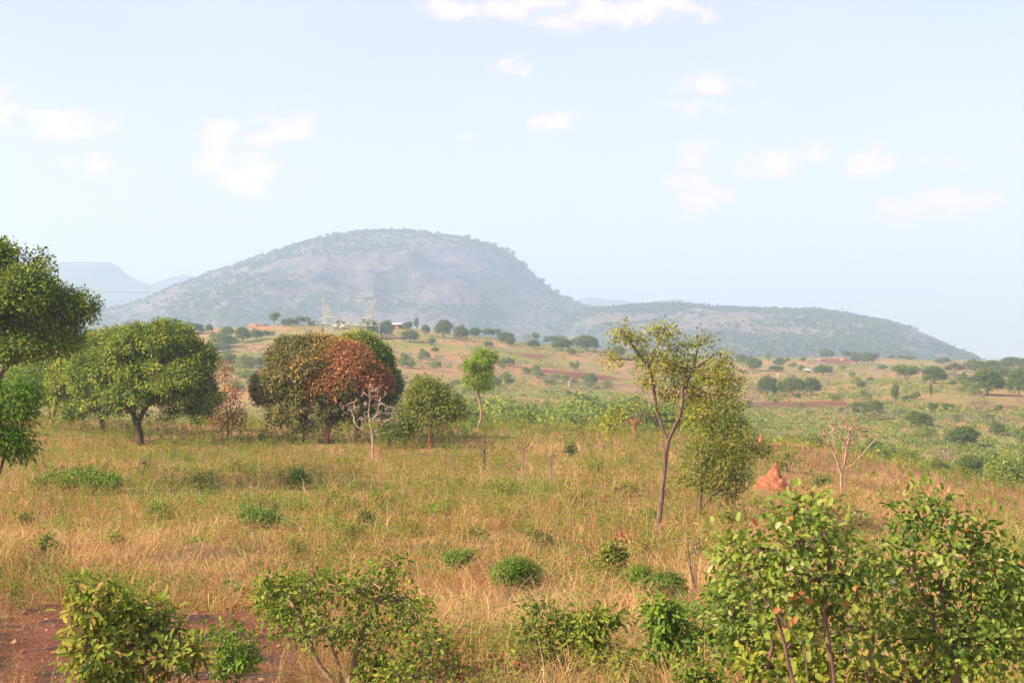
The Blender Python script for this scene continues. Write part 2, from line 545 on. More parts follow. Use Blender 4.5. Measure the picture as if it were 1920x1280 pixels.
G_DOME = hill('granite_dome_hill', 'great bare granite dome hill with wooded foot, blue in the haze', DOME, 2500, 950, 700, M_DOME, bare=bare_dome, pale=pale_dome, gully=0.14)
G_LOW = hill('low_wooded_hill', 'long low wooded hill to the right of the granite dome', LOW, 2150, 800, 600, M_HILL, bare=bare_low, pale=pale_low, gully=0.16)
hill('far_mountain', 'faint flat-topped mountain far beyond the left foot of the dome', [(-700, 640), (-300, 560), (0, 512), (60, 500), (110, 493), (150, 490), (205, 491), (222, 499), (236, 514), (262, 526), (290, 536), (330, 560), (420, 640)], 4300, 1100, 700, M_FAR, gully=0.04, nx=220, ny=50)
hill('far_mountain', 'faint low mountain between the flat-topped one and the dome', [(140, 640), (230, 560), (290, 533), (320, 521), (345, 515), (370, 518), (420, 540), (520, 600), (640, 650)], 4600, 1100, 700, M_FAR, gully=0.05, nx=160, ny=50)
hill('far_mountain', 'faint distant range showing over the saddle right of the dome', [(950, 640), (1060, 572), (1085, 560), (1110, 556), (1130, 561), (1165, 562), (1200, 569), (1235, 563), (1268, 559), (1290, 563), (1320, 574), (1420, 610), (1600, 650)], 4900, 1100, 700, M_FAR, gully=0.05, nx=160, ny=50)

# ------------------------------------------------------------------ vegetation tools
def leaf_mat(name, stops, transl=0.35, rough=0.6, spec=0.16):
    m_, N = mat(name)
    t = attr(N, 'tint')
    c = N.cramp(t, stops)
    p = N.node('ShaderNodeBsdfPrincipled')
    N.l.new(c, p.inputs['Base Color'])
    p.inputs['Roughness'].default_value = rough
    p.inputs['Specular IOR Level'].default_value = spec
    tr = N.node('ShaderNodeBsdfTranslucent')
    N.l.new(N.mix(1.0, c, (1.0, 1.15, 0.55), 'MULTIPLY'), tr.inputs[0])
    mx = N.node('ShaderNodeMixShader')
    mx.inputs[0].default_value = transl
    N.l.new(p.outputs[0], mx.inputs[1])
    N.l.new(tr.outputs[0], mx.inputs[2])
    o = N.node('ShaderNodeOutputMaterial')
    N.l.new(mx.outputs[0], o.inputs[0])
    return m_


def bark_mat(name, a, b, scale=9.0):
    m_, N = mat(name)
    tcn = N.node('ShaderNodeTexCoord')
    v = N.vm('MULTIPLY', tcn.outputs['Object'], (1, 1, 0.35))
    n = N.noise(v, scale, 6, 0.7)
    finish(N, N.mix(N.ramp(n, 0.35, 0.65), a, b), 0.9, n, 0.8, 0.03, 0.1)
    return m_


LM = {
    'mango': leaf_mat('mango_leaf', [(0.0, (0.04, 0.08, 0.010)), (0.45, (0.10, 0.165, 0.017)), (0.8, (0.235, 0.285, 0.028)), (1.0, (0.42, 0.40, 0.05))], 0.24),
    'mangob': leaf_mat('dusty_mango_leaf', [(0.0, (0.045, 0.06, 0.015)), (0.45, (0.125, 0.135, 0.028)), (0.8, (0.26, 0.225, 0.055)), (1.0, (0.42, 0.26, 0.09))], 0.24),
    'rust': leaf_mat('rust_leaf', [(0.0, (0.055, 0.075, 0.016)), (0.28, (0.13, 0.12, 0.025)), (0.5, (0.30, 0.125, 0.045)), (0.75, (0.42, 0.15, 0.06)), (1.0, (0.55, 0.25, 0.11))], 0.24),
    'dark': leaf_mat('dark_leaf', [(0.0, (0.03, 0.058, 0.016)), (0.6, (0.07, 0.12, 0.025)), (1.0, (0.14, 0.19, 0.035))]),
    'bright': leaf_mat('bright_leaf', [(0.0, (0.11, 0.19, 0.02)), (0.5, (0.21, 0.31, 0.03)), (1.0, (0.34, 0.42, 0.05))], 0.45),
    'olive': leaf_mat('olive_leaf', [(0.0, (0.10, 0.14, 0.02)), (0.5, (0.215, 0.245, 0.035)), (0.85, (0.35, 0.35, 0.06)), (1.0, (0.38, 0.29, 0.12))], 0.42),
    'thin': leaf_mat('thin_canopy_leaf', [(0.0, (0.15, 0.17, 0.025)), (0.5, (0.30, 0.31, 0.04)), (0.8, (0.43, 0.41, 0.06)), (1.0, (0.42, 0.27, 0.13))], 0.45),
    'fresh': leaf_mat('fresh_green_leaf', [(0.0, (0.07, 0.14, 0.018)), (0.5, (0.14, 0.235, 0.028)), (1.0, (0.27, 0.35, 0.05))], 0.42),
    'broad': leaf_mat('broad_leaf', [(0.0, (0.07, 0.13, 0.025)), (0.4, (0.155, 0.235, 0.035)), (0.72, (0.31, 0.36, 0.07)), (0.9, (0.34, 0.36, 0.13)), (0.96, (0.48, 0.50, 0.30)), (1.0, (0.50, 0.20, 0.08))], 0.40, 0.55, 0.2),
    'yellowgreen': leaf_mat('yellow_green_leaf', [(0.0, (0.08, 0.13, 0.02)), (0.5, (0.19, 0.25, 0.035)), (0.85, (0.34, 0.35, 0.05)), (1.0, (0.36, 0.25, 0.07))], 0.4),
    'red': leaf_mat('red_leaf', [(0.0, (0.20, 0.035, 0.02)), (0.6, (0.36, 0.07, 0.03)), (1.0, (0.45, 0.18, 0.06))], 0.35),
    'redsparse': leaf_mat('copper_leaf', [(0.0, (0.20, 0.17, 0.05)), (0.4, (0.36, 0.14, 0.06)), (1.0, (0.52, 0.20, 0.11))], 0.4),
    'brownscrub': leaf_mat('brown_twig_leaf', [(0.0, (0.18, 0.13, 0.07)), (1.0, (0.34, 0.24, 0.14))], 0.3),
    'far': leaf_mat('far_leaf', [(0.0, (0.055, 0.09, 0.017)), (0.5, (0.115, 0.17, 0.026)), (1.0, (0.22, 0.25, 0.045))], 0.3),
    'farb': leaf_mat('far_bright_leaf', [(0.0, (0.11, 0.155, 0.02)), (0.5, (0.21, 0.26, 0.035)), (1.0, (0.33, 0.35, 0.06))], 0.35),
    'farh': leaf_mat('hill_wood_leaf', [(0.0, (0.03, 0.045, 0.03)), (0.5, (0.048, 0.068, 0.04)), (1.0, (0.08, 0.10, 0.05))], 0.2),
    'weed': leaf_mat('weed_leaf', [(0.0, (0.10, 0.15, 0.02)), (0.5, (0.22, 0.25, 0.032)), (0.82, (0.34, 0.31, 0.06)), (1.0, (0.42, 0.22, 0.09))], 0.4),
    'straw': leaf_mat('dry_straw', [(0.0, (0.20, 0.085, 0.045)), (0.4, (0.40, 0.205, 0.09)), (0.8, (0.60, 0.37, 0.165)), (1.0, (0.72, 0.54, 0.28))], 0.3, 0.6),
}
BM = {
    'brown': bark_mat('brown_bark', (0.10, 0.065, 0.045), (0.22, 0.15, 0.11)),
    'dark': bark_mat('dark_bark', (0.055, 0.04, 0.03), (0.13, 0.095, 0.07)),
    'grey': bark_mat('grey_bark', (0.19, 0.16, 0.13), (0.36, 0.31, 0.26)),
    'pale': bark_mat('pale_bark', (0.24, 0.18, 0.14), (0.42, 0.33, 0.26)),
    'tan': bark_mat('tan_bark', (0.25, 0.15, 0.10), (0.42, 0.28, 0.19)),
    'red': bark_mat('red_bark', (0.24, 0.09, 0.05), (0.38, 0.17, 0.09)),
    'char': bark_mat('charred_bark', (0.02, 0.018, 0.018), (0.09, 0.07, 0.06)),
}


def nrm(v):
    return v / np.maximum(np.linalg.norm(v, axis=-1, keepdims=True), 1e-9)


def leaves(P, D, ln, wd, up=0.8, fold=0.0, oval=False, cup=0.15, face=None):
    """one leaf per row: base point P, direction D; rhombic leaf of 4 points or oval one of 6 points (two faces)"""
    n = len(P)
    D = nrm(D)
    ref = np.array([0, 0, 1.0]) * up + rng.normal(size=(n, 3)) * (1 - up * 0.75)
    if face is not None:
        ref = face + rng.normal(size=(n, 3)) * 0.3
    S = nrm(np.cross(D, ref))
    Nn = nrm(np.cross(S, D))
    ln = np.broadcast_to(ln, (n,))[:, None]
    wd = np.broadcast_to(wd, (n,))[:, None]
    if not oval:
        mid = P + D * ln * 0.45 + Nn * ln * 0.06
        V = np.stack([P, mid + S * wd * 0.5 - Nn * wd * cup, P + D * ln - Nn * ln * 0.1, mid - S * wd * 0.5 - Nn * wd * cup], 1)
        Q = np.arange(n * 4).reshape(n, 4)
        return V.reshape(-1, 3), Q, 1
    a = P + D * ln * 0.28
    b = P + D * ln * 0.76 - Nn * ln * 0.04
    tip = P + D * ln - Nn * ln * 0.12
    w1, w2 = wd * 0.47, wd * 0.42
    lift = Nn * wd * 0.16
    V = np.stack([P, a + S * w1 + lift, b + S * w2 + lift, tip, b - S * w2 + lift, a - S * w1 + lift], 1)
    i = np.arange(n)[:, None] * 6
    Q = np.stack([i + np.array([0, 1, 2, 3]), i + np.array([0, 3, 4, 5])], 1).reshape(-1, 4)
    return V.reshape(-1, 3), Q, 2


def tube(pts, rad, sides):
    pts = np.asarray(pts)
    rad = np.asarray(rad)
    n = len(pts)
    t = np.empty_like(pts)
    t[1:-1] = pts[2:] - pts[:-2]
    t[0] = pts[1] - pts[0]
    t[-1] = pts[-1] - pts[-2]
    t = nrm(t)
    ref = np.array([0.31, 0.85, 0.12]) if abs(t[0] @ np.array([0.31, 0.85, 0.12])) < 0.8 else np.array([0.9, -0.1, 0.2])
    a = nrm(np.cross(t, ref))
    b = np.cross(t, a)
    ang = np.arange(sides) / sides * 2 * math.pi
    V = pts[:, None] + (a[:, None] * np.cos(ang)[None, :, None] + b[:, None] * np.sin(ang)[None, :, None]) * rad[:, None, None]
    idx = np.arange(n * sides).reshape(n, sides)
    nx = np.roll(idx, -1, 1)
    Q = np.stack([idx[:-1], nx[:-1], nx[1:], idx[1:]], -1).reshape(-1, 4)
    return V.reshape(-1, 3), Q


class Buf:
    def __init__(s):
        s.V, s.Q, s.T, s.n = [], [], [], 0
    def add(s, V, Q, tint=None):
        s.V.append(V)
        s.Q.append(Q + s.n)
        s.n += len(V)
        if tint is not None:
            s.T.append(tint)
    def mesh(s, name, m_, smooth=False):
        return mesh_np(name, np.concatenate(s.V), np.concatenate(s.Q), m_, np.concatenate(s.T) if s.T else None, None, smooth)


class Skel:
    """branching skeleton: given trunk paths, then targets reached from the nearest wood"""
    def __init__(s, paths, R, step=0.35, base_r=None):
        s.P, s.par, s.R, s.step = [], [], R, step
        for k, path in enumerate(paths):
            path = [np.array(p, float) for p in path]
            if k == 0:
                prev = -1
                seq = path
            else:
                A = np.array(s.P)
                prev = int(np.argmin(np.linalg.norm(A - path[0], axis=1)))
                seq = path[1:]
            last = s.P[prev] if prev >= 0 else None
            for p in seq:
                if last is None:
                    s.P.append(p); s.par.append(-1)
                else:
                    m_ = max(1, int(np.linalg.norm(p - last) / step))
                    for i in range(1, m_ + 1):
                        q = last + (p - last) * i / m_
                        if i < m_:
                            q = q + rng.normal(size=3) * step * 0.05
                        s.P.append(q); s.par.append(prev if i == 1 else len(s.P) - 2)
                prev = len(s.P) - 1
                last = p
        s.ntrunk = len(s.P)
    def reach(s, targets, minz=None, wig=0.10, bend=0.35, upw=0.0):
        tr = np.array(s.P[:s.ntrunk])
        targets = np.asarray(targets)
        d0 = np.min(np.linalg.norm(targets[:, None] - tr[None], axis=2), axis=1)
        A = np.zeros((len(s.P) + len(targets) * 40, 3))
        A[:len(s.P)] = s.P
        for ti in np.argsort(d0 + rng.uniform(0, 0.6, len(d0))):
            t = targets[ti]
            n = len(s.P)
            B = A[:n]
            cost = np.linalg.norm(B - t, axis=1) + upw * np.maximum(0, B[:, 2] - t[2])
            if minz is not None:
                cost = cost + 50 * (B[:, 2] < minz)
            j = int(np.argmin(cost))
            p0 = B[j].copy()
            d = np.linalg.norm(t - p0)
            if d < 1e-3:
                continue
            pj = s.par[j]
            dr = nrm(p0 - B[pj]) if pj >= 0 else np.array([0, 0, 1.0])
            c = p0 + dr * d * bend
            k = min(30, max(2, int(math.ceil(d / s.step))))
            prev = j
            for i in range(1, k + 1):
                q = i / k
                p = (1 - q) ** 2 * p0 + 2 * q * (1 - q) * c + q * q * t
                if i < k:
                    p = p + rng.normal(size=3) * s.step * wig
                A[len(s.P)] = p
                s.P.append(p)
                s.par.append(prev)
                prev = len(s.P) - 1
    def radii(s, rt, e=None):
        n = len(s.P)
        w = np.zeros(n)
        par = np.array(s.par)
        kids = np.bincount(par[par >= 0], minlength=n)
        w[kids == 0] = 1
        for i in range(n - 1, 0, -1):
            w[par[i]] += w[i]
        s.w = w
        W0 = max(w.max(), 2)
        if e is None:
            e = math.log(s.R / rt) / math.log(W0)
        s.r = rt * w ** e
        # root flare
        return s.r
    def wood(s, sides_max=8, flare=1.25):
        n = len(s.P)
        P = np.array(s.P)
        kids = [[] for _ in range(n)]
        for i, p in enumerate(s.par):
            if p >= 0:
                kids[p].append(i)
        b = Buf()
        starts = [(0, None)]
        while starts:
            i, frm = starts.pop()
            ch = [i] if frm is None else [frm, i]
            while kids[ch[-1]]:
                ks = sorted(kids[ch[-1]], key=lambda q: -s.w[q])
                for q in ks[1:]:
                    starts.append((q, ch[-1]))
                ch.append(ks[0])
            if len(ch) < 2:
                continue
            rr = s.r[ch].copy()
            if frm is not None:
                rr[0] = rr[1] * 1.15
            else:
                rr[0] *= flare
            rr[-1] *= 0.4
            rm = rr.max()
            sides = sides_max if rm > s.R * 0.45 else (5 if rm > s.R * 0.15 else 3)
            V, Q = tube(P[ch], rr, sides)
            b.add(V, Q)
        return b


def sublobes(lobes, n, r0, r1, flat=0.6):
    c = lobe_pts(lobes, n * 2, 0.84, 1.08, flat)
    h = vnoise(c[:, 0] / r1 * .55 + 7.7, c[:, 2] / r1 * .55 + c[:, 1] / r1 * .3, 3)
    c = c[h > 0.22][:n]
    n = len(c)
    return [(p[0], p[1], p[2], r, r, r * 0.8) for p, r in zip(c, rng.uniform(r0, r1, n))]


def lobe_pts(lobes, n, rmin=0.6, rmax=1.0, flatbottom=0.75):
    """points in ellipsoid lobes (cx,cy,cz,rx,ry,rz), mostly in the outer shell, deep interior ones of other lobes dropped"""
    L = np.array(lobes, float)
    w = (L[:, 3] * L[:, 4] * L[:, 5]) ** 0.667
    w /= w.sum()
    out = []
    while len(out) < n:
        k = rng.choice(len(L), p=w)
        d = nrm(rng.normal(size=3))
        if d[2] < -flatbottom:
            continue
        f = rng.uniform(rmin ** 3, rmax ** 3) ** (1 / 3) * (1 + rng.normal() * 0.04)
        p = L[k, :3] + d * L[k, 3:] * f
        q = np.linalg.norm((p - L[:, :3]) / L[:, 3:], axis=1)
        q[k] = 9
        if q.min() < 0.72 * rmin / 0.6:
            continue
        out.append(np.concatenate([p, d]))
    return np.array(out)


def clump_leaves(pts, nper, rc, ln, wd, droop=0.2, outward=0.5, spread=0.9, hue=0.25, tint0=0.45, up=0.75, oval=False, clump_tint=None, shade=0.8, lv=0.09):
    """leaf clumps around each point (pts: n x 6, position and outward direction)"""
    n = len(pts)
    c = np.repeat(pts[:, :3], nper, 0)
    d = np.repeat(pts[:, 3:], nper, 0)
    m_ = n * nper
    off = rng.normal(size=(m_, 3)) * rc * 0.5
    D = nrm(off / rc + d * outward * 0.5 + rng.normal(size=(m_, 3)) * spread * 0.5 + np.array([0, 0, -droop]))
    l_ = ln * rng.uniform(0.5, 1.32, m_)
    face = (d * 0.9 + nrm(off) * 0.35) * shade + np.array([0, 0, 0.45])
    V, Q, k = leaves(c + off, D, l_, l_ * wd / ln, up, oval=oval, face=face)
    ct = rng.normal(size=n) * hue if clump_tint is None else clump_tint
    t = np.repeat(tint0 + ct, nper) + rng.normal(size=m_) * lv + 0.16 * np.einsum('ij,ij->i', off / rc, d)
    return V, Q, np.repeat(np.clip(t, 0, 1), k)


def px(u, row, Y, base):
    """image position at depth Y, relative to a thing's base"""
    return np.array([(u - 960) / F * Y - base[0], Y - base[1], (HR - row) / F * Y - base[2]])


def plobes(lst, Y, base, deep=1.0):
    out = []
    for l in lst:
        u, row, ru, rv = l[:4]
        dy = l[4] if len(l) > 4 else 0.0
        c = px(u, row, Y, base)
        s_ = Y / F
        out.append((c[0], c[1] + dy, c[2], ru * s_, ru * s_ * deep, rv * s_))
    return out


def tree(name, label, cat, base, paths, lobes, R, leafm, barkm, n_t=120, n_cl=500, nper=30, rc=0.35, ln=0.2, wd=0.07, rt=0.012, group=None,
         step=0.4, rmin=0.6, rmax=1.0, tip_only=False, minz=None, wig=0.1, bend=0.35, upw=0.0, subl=None, crown='crown', trunk='trunk', sides=8, flat=0.75, tintf=None, extra_t=None, **kw):
    o = empty(name, base, label, cat, group)
    sk = Skel(paths, R, step)
    pts = lobe_pts(lobes, max(n_t, n_cl), rmin, rmax, flat)
    if subl:
        sh = 0.75 * (subl[1] + subl[2]) / 2
        lb2 = [(l[0], l[1], l[2], max(l[3] - sh, l[3] * .45), max(l[4] - sh, l[4] * .45), max(l[5] - sh, l[5] * .45)) for l in lobes]
        sl = sublobes(lb2, subl[0], subl[1], subl[2])
        m2 = int(n_cl * 0.9)
        ps = lobe_pts(sl, m2, 0.75, 1.0, 0.5)
        fill = lobe_pts(lb2, n_cl - m2, 0.45, 0.9, 0.9)
        pts = np.concatenate([pts[:n_t], ps, fill])
        n_cl = len(pts)
    tg = pts[:n_t]
    inner = tg[:, :3] - tg[:, 3:] * 0.12
    if extra_t is not None:
        inner = np.concatenate([inner, extra_t])
    sk.reach(inner, minz, wig, bend, upw)
    sk.radii(rt)
    link(trunk, sk.wood(sides).mesh(name + '_' + trunk, BM[barkm], True), o)
    if leafm:
        b = Buf()
        cl = tg if tip_only else pts[:n_cl]
        ct = tintf(cl) if tintf else None
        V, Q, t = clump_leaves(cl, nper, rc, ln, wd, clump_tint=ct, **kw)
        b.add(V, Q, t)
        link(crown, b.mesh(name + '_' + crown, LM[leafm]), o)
    return o

# ------------------------------------------------------------------ trees of the near slope
def straight(base, pts, Y):
    return [(0, 0, -0.15)] + [tuple(px(u, r, Y, base)) for u, r in pts]


# the tall thin tree right of centre
Y = 50.0
B = at_depth(1237, Y)
base = np.array(B)
P0 = [[(0, 0, -0.2)] + [tuple(px(u, r, Y, base)) for u, r in [(1236, 975), (1240, 935), (1244, 895), (1248, 850), (1252, 825), (1246, 812), (1236, 785), (1228, 745), (1221, 700), (1219, 690)]],
      [tuple(px(u, r, Y, base)) for u, r in [(1253, 824), (1266, 802), (1273, 780), (1276, 750), (1278, 728)]],
      [tuple(px(u, r, Y, base)) for u, r in [(1240, 925), (1252, 912), (1262, 893), (1270, 868), (1276, 850)]],
      [tuple(px(u, r, Y, base)) for u, r in [(1226, 780), (1205, 774), (1190, 778), (1178, 788)]],
      [tuple(px(u, r, Y, base)) for u, r in [(1219, 690), (1200, 665), (1186, 675), (1165, 672), (1154, 662)]],
      [tuple(px(u, r, Y, base)) for u, r in [(1219, 690), (1224, 660), (1236, 640), (1240, 620)]],
      [tuple(px(u, r, Y, base)) for u, r in [(1276, 778), (1283, 800), (1284, 822)]],
      [tuple(px(u, r, Y, base)) for u, r in [(1278, 728), (1296, 700), (1308, 670), (1312, 648), (1309, 640)]],
      [tuple(px(u, r, Y, base)) for u, r in [(1300, 694), (1330, 675), (1345, 660)]],
      [tuple(px(u, r, Y, base)) for u, r in [(1200, 665), (1180, 640), (1162, 618)]]]
P0 = [[tuple(np.array(p) + np.array([0, (0.5 * math.sin(i * 1.7 + j) if (i and j) else 0), 0])) for j, p in enumerate(pp)] for i, pp in enumerate(P0)]
lob = plobes([(1165, 628, 30, 22, -.3), (1200, 640, 24, 18, .4), (1150, 672, 20, 12), (1243, 622, 28, 20), (1270, 655, 30, 20, .4), (1215, 672, 34, 24, -.4), (1250, 690, 40, 26, .3),
              (1300, 690, 42, 30, .5), (1318, 640, 26, 18, -.2), (1352, 664, 22, 12), (1335, 700, 38, 28, -.4), (1215, 720, 26, 24), (1278, 735, 44, 30, .2), (1330, 745, 42, 30, .3),
              (1150, 795, 24, 24), (1165, 770, 14, 10), (1370, 718, 34, 24, .4), (1196, 760, 10, 10), (1300, 780, 28, 22, -.4), (1252, 828, 8, 7)], Y, base)
tree('slender_tree', 'tall slender forked tree with thin yellow-green leaves, dark trunk, right of the middle', 'tree', base, P0, lob, 0.092, 'thin', 'brown', n_t=420, n_cl=560, nper=14, rc=0.23, ln=0.13, wd=0.065,
     rt=0.009, step=0.3, rmin=0.35, rmax=1.05, minz=2.2, wig=0.16, tint0=0.5, hue=0.2, up=0.6)

# denser companion tree
Y = 54.0
B = at_depth(1315, Y); base = np.array(B)
P0 = [[(0, 0, -0.2)] + [tuple(px(u, r, Y, base)) for u, r in [(1314, 970), (1312, 940), (1316, 905), (1325, 860), (1335, 820), (1345, 780)]],
      [tuple(px(u, r, Y, base)) for u, r in [(1312, 940), (1306, 905), (1303, 870), (1310, 830)]],
      [tuple(px(u, r, Y, base)) for u, r in [(1313, 950), (1335, 930), (1355, 918), (1380, 915)]],
      [tuple(px(u, r, Y, base)) for u, r in [(1325, 860), (1345, 850), (1370, 800)]]]
lob = plobes([(1345, 790, 50, 44, .3), (1385, 800, 26, 40), (1310, 840, 40, 34, -.4), (1355, 860, 50, 42, -.2), (1340, 905, 42, 28), (1385, 905, 24, 30, .3), (1395, 850, 18, 34), (1375, 760, 26, 20), (1300, 900, 26, 22, .4), (1425, 845, 22, 9, .4), (1370, 935, 22, 16)], Y, base)
tree('leafy_tree', 'dense green leafy tree with several thin stems just right of the slender tree', 'tree', base, P0, lob, 0.075, 'olive', 'brown', n_t=260, n_cl=460, nper=13, rc=0.22, ln=0.125, wd=0.065, rt=0.010, subl=(46, .3, .55),
     step=0.3, rmin=0.35, rmax=1.03, minz=0.8, tint0=0.42, hue=0.2)

# tall tree at the left edge
Y = 56.0
B = at_depth(-26, Y); base = np.array(B)
P0 = [[(0, 0, -0.2)] + [tuple(px(u, r, Y, base)) for u, r in [(-24, 860), (-15, 760), (2, 702), (16, 684), (30, 660), (40, 600), (35, 540)]],
      [tuple(px(u, r, Y, base)) for u, r in [(-4, 720), (-20, 660), (-30, 580), (-30, 500)]],
      [tuple(px(u, r, Y, base)) for u, r in [(16, 684), (50, 672), (80, 630), (120, 600), (150, 585)]],
      [tuple(px(u, r, Y, base)) for u, r in [(-20, 660), (-80, 600), (-120, 560)]]]
lob = plobes([(20, 490, 50, 45), (72, 500, 32, 42, .3), (-40, 500, 60, 55, .4), (45, 560, 62, 46, -.5), (85, 600, 46, 42, .2), (20, 620, 60, 42, .5), (140, 588, 30, 24), (100, 640, 38, 22, .3), (-60, 600, 80, 60), (-110, 540, 60, 60, -.4),
              (50, 655, 40, 20, -.6), (95, 545, 16, 30)], Y, base)
tree('tall_tree', 'tall leafy tree with olive-green crown against the sky, cut by the left edge', 'tree', base, P0, lob, 0.15, 'mango', 'brown', n_t=330, n_cl=2100, nper=30, rc=0.3, ln=0.145, wd=0.075, rt=0.011, subl=(95, .5, .9),
     step=0.4, rmin=0.5, rmax=1.04, minz=2.6, tint0=0.5, hue=0.15, lv=.07)

# drooping bright shrub low at the left edge
Y = 34.0
B = at_depth(-8, Y); base = np.array(B)
P0 = [[(0, 0, -0.2)] + [tuple(px(u, r, Y, base)) for u, r in [(-6, 900), (10, 850), (25, 815), (35, 790)]],
      [tuple(px(u, r, Y, base)) for u, r in [(-6, 900), (-15, 820), (-20, 760)]]]
lob = plobes([(20, 770, 34, 30), (-10, 750, 34, 26), (45, 745, 24, 14), (0, 820, 50, 36), (30, 835, 32, 22), (-50, 790, 50, 50)], Y, base)
tree('drooping_shrub', 'deep green drooping shrub cut by the left edge below the tall tree', 'shrub', base, P0, lob, 0.06, 'fresh', 'brown', n_t=110, n_cl=330, nper=18, rc=0.24, ln=0.15, wd=0.045, rt=0.005,
     step=0.25, rmin=0.45, tint0=0.35, hue=0.25, droop=0.8, up=0.5, subl=(40, .25, .5))

# yellowish-green broad tree behind the shrub
Y = 82.0
B = at_row(98, 806); Y = B[1]; base = np.array(B)
P0 = [straight(base, [(97, 790), (90, 760), (84, 730)], Y), [tuple(px(u, r, Y, base)) for u, r in [(97, 785), (110, 750), (120, 715)]]]
lob = plobes([(70, 715, 44, 38), (110, 700, 40, 42, .5), (45, 735, 30, 26), (95, 745, 44, 26, -.4), (20, 720, 30, 40, 1)], Y, base)
tree('light_green_tree', 'light green bushy tree between the left-edge tree and the big mango tree', 'tree', base, P0, lob, 0.14, 'bright', 'tan', n_t=110, n_cl=520, nper=20, rc=0.38, ln=0.2, wd=0.09, rt=0.012, subl=(50, .5, .9), tint0=0.22, hue=0.18, minz=0.8)


def mango(label, u, row, paths, lobes, leafm, n_cl, R=0.22, tint0=0.4, group='large mango trees on the near slope', nper=34, tintf=None, Y=None, bark='dark', **kw):
    b_ = at_row(u, row) if Y is None else at_depth(u, Y)
    Y = b_[1]
    base = np.array(b_)
    pp = [[(0, 0, -0.25)] + [tuple(px(a, b, Y, base)) for a, b in paths[0]]] + [[tuple(px(a, b, Y, base)) for a, b in q] for q in paths[1:]]
    lob = plobes(lobes, Y, base)
    s_ = Y / 97.0
    return tree('mango_tree', label, 'tree', base, pp, lob, R, leafm, bark, n_t=150, n_cl=n_cl, nper=nper, rc=0.34 * s_, ln=0.21, wd=0.075, rt=0.018, subl=(int(n_cl / 30), .65, 1.15), minz=(row - 815) / -F * Y if False else 0.9,
                group=group, rmin=0.72, rmax=1.02, tint0=tint0, hue=0.18, lv=.09, droop=0.35, tintf=tintf, **kw)


mango('big dense dark green mango tree with rounded crown and forked dark trunk', 261, 832, [[(262, 815), (257, 795), (250, 775), (238, 750), (225, 715)], [(258, 795), (270, 770), (300, 730), (330, 700)], [(257, 795), (268, 765), (275, 715), (272, 680)], [(250, 775), (205, 745), (180, 730)]],
      [(275, 668, 74, 52), (200, 705, 66, 52, .8), (345, 680, 52, 50, .6), (372, 735, 38, 48), (300, 725, 80, 52, -1.2), (225, 752, 70, 38, -.8), (330, 765, 62, 32, .2), (240, 640, 52, 30, .5), (310, 645, 50, 30), (168, 745, 40, 40, .6), (380, 770, 22, 22)], 'mango', 2400, 0.22, 0.56, nper=38)
mango('yellow-green mango tree pressed against the left side of the big one', 193, 812, [[(193, 800), (190, 780), (180, 750), (170, 720)], [(190, 780), (160, 760), (140, 730)]],
      [(165, 700, 58, 52), (125, 735, 34, 44), (185, 660, 52, 40, .6), (150, 765, 50, 26), (200, 770, 30, 24)], 'mango', 1200, 0.15, 0.66)
mango('mango tree with dusty green and brown crown, left of the rust-brown one', 571, 832, [[(573, 815), (570, 790), (560, 750), (550, 720)], [(570, 790), (585, 750), (590, 710)], [(571, 795), (540, 770), (525, 740)]],
      [(560, 690, 52, 46), (600, 665, 44, 32, .5), (522, 735, 36, 48, .2), (560, 760, 54, 42, -.9), (530, 785, 38, 26), (575, 795, 30, 20), (545, 665, 26, 24, .6), (512, 760, 20, 36)], 'mangob', 1800, 0.17, 0.5,
      tintf=lambda c: rng.normal(size=len(c)) * 0.17 + 0.3 * sstep(1.0, 3.0, c[:, 0]) + 0.25 * (vnoise(c[:, 0] * 0.7, c[:, 2] * 0.9, 5) > 0.72))
mango('rust-brown mango tree with dead coppery leaves and leaning red trunk', 611, 833, [[(613, 815), (619, 797), (640, 775), (660, 755)], [(616, 800), (598, 775), (600, 740)], [(616, 802), (640, 782), (690, 770), (715, 745)], [(600, 770), (625, 720), (635, 680)]],
      [(636, 700, 38, 40, -.1), (655, 676, 32, 20, .1), (612, 740, 36, 30, -.3), (654, 740, 46, 34, -.6), (625, 780, 38, 20, -.2), (690, 725, 26, 32, -.2), (600, 705, 16, 14, -.6), (675, 690, 20, 18, -.7)], 'rust', 1150, 0.20, 0.5, bark='red',
      tintf=lambda c: rng.normal(size=len(c)) * 0.2 + 0.9 * (fbm(c[:, 0] * .8 + 3, c[:, 2] * .8, 3, 8) - .5) - 0.06 + 0.22 * sstep(-2.2, -0.2, -np.hypot(c[:, 0] - 0.8, c[:, 2] - 4.8)) - 0.42 * sstep(3.6, 1.8, c[:, 2]) - 0.3 * sstep(5.6, 6.6, c[:, 2]))
mango('dark green mango tree rising behind the rust-brown one, bright tuft on top', 668, 822, [[(668, 810), (672, 780), (680, 740), (690, 700)], [(672, 780), (700, 750), (715, 720)]],
      [(690, 690, 42, 46), (672, 650, 22, 20), (705, 725, 40, 36), (725, 740, 24, 34), (660, 700, 40, 46, .5), (700, 770, 44, 30), (650, 655, 24, 14, .3)], 'mango', 1500, 0.2, 0.28,
      tintf=lambda c: rng.normal(size=len(c)) * 0.13 + 0.45 * sstep(5.6, 6.6, c[:, 2]))

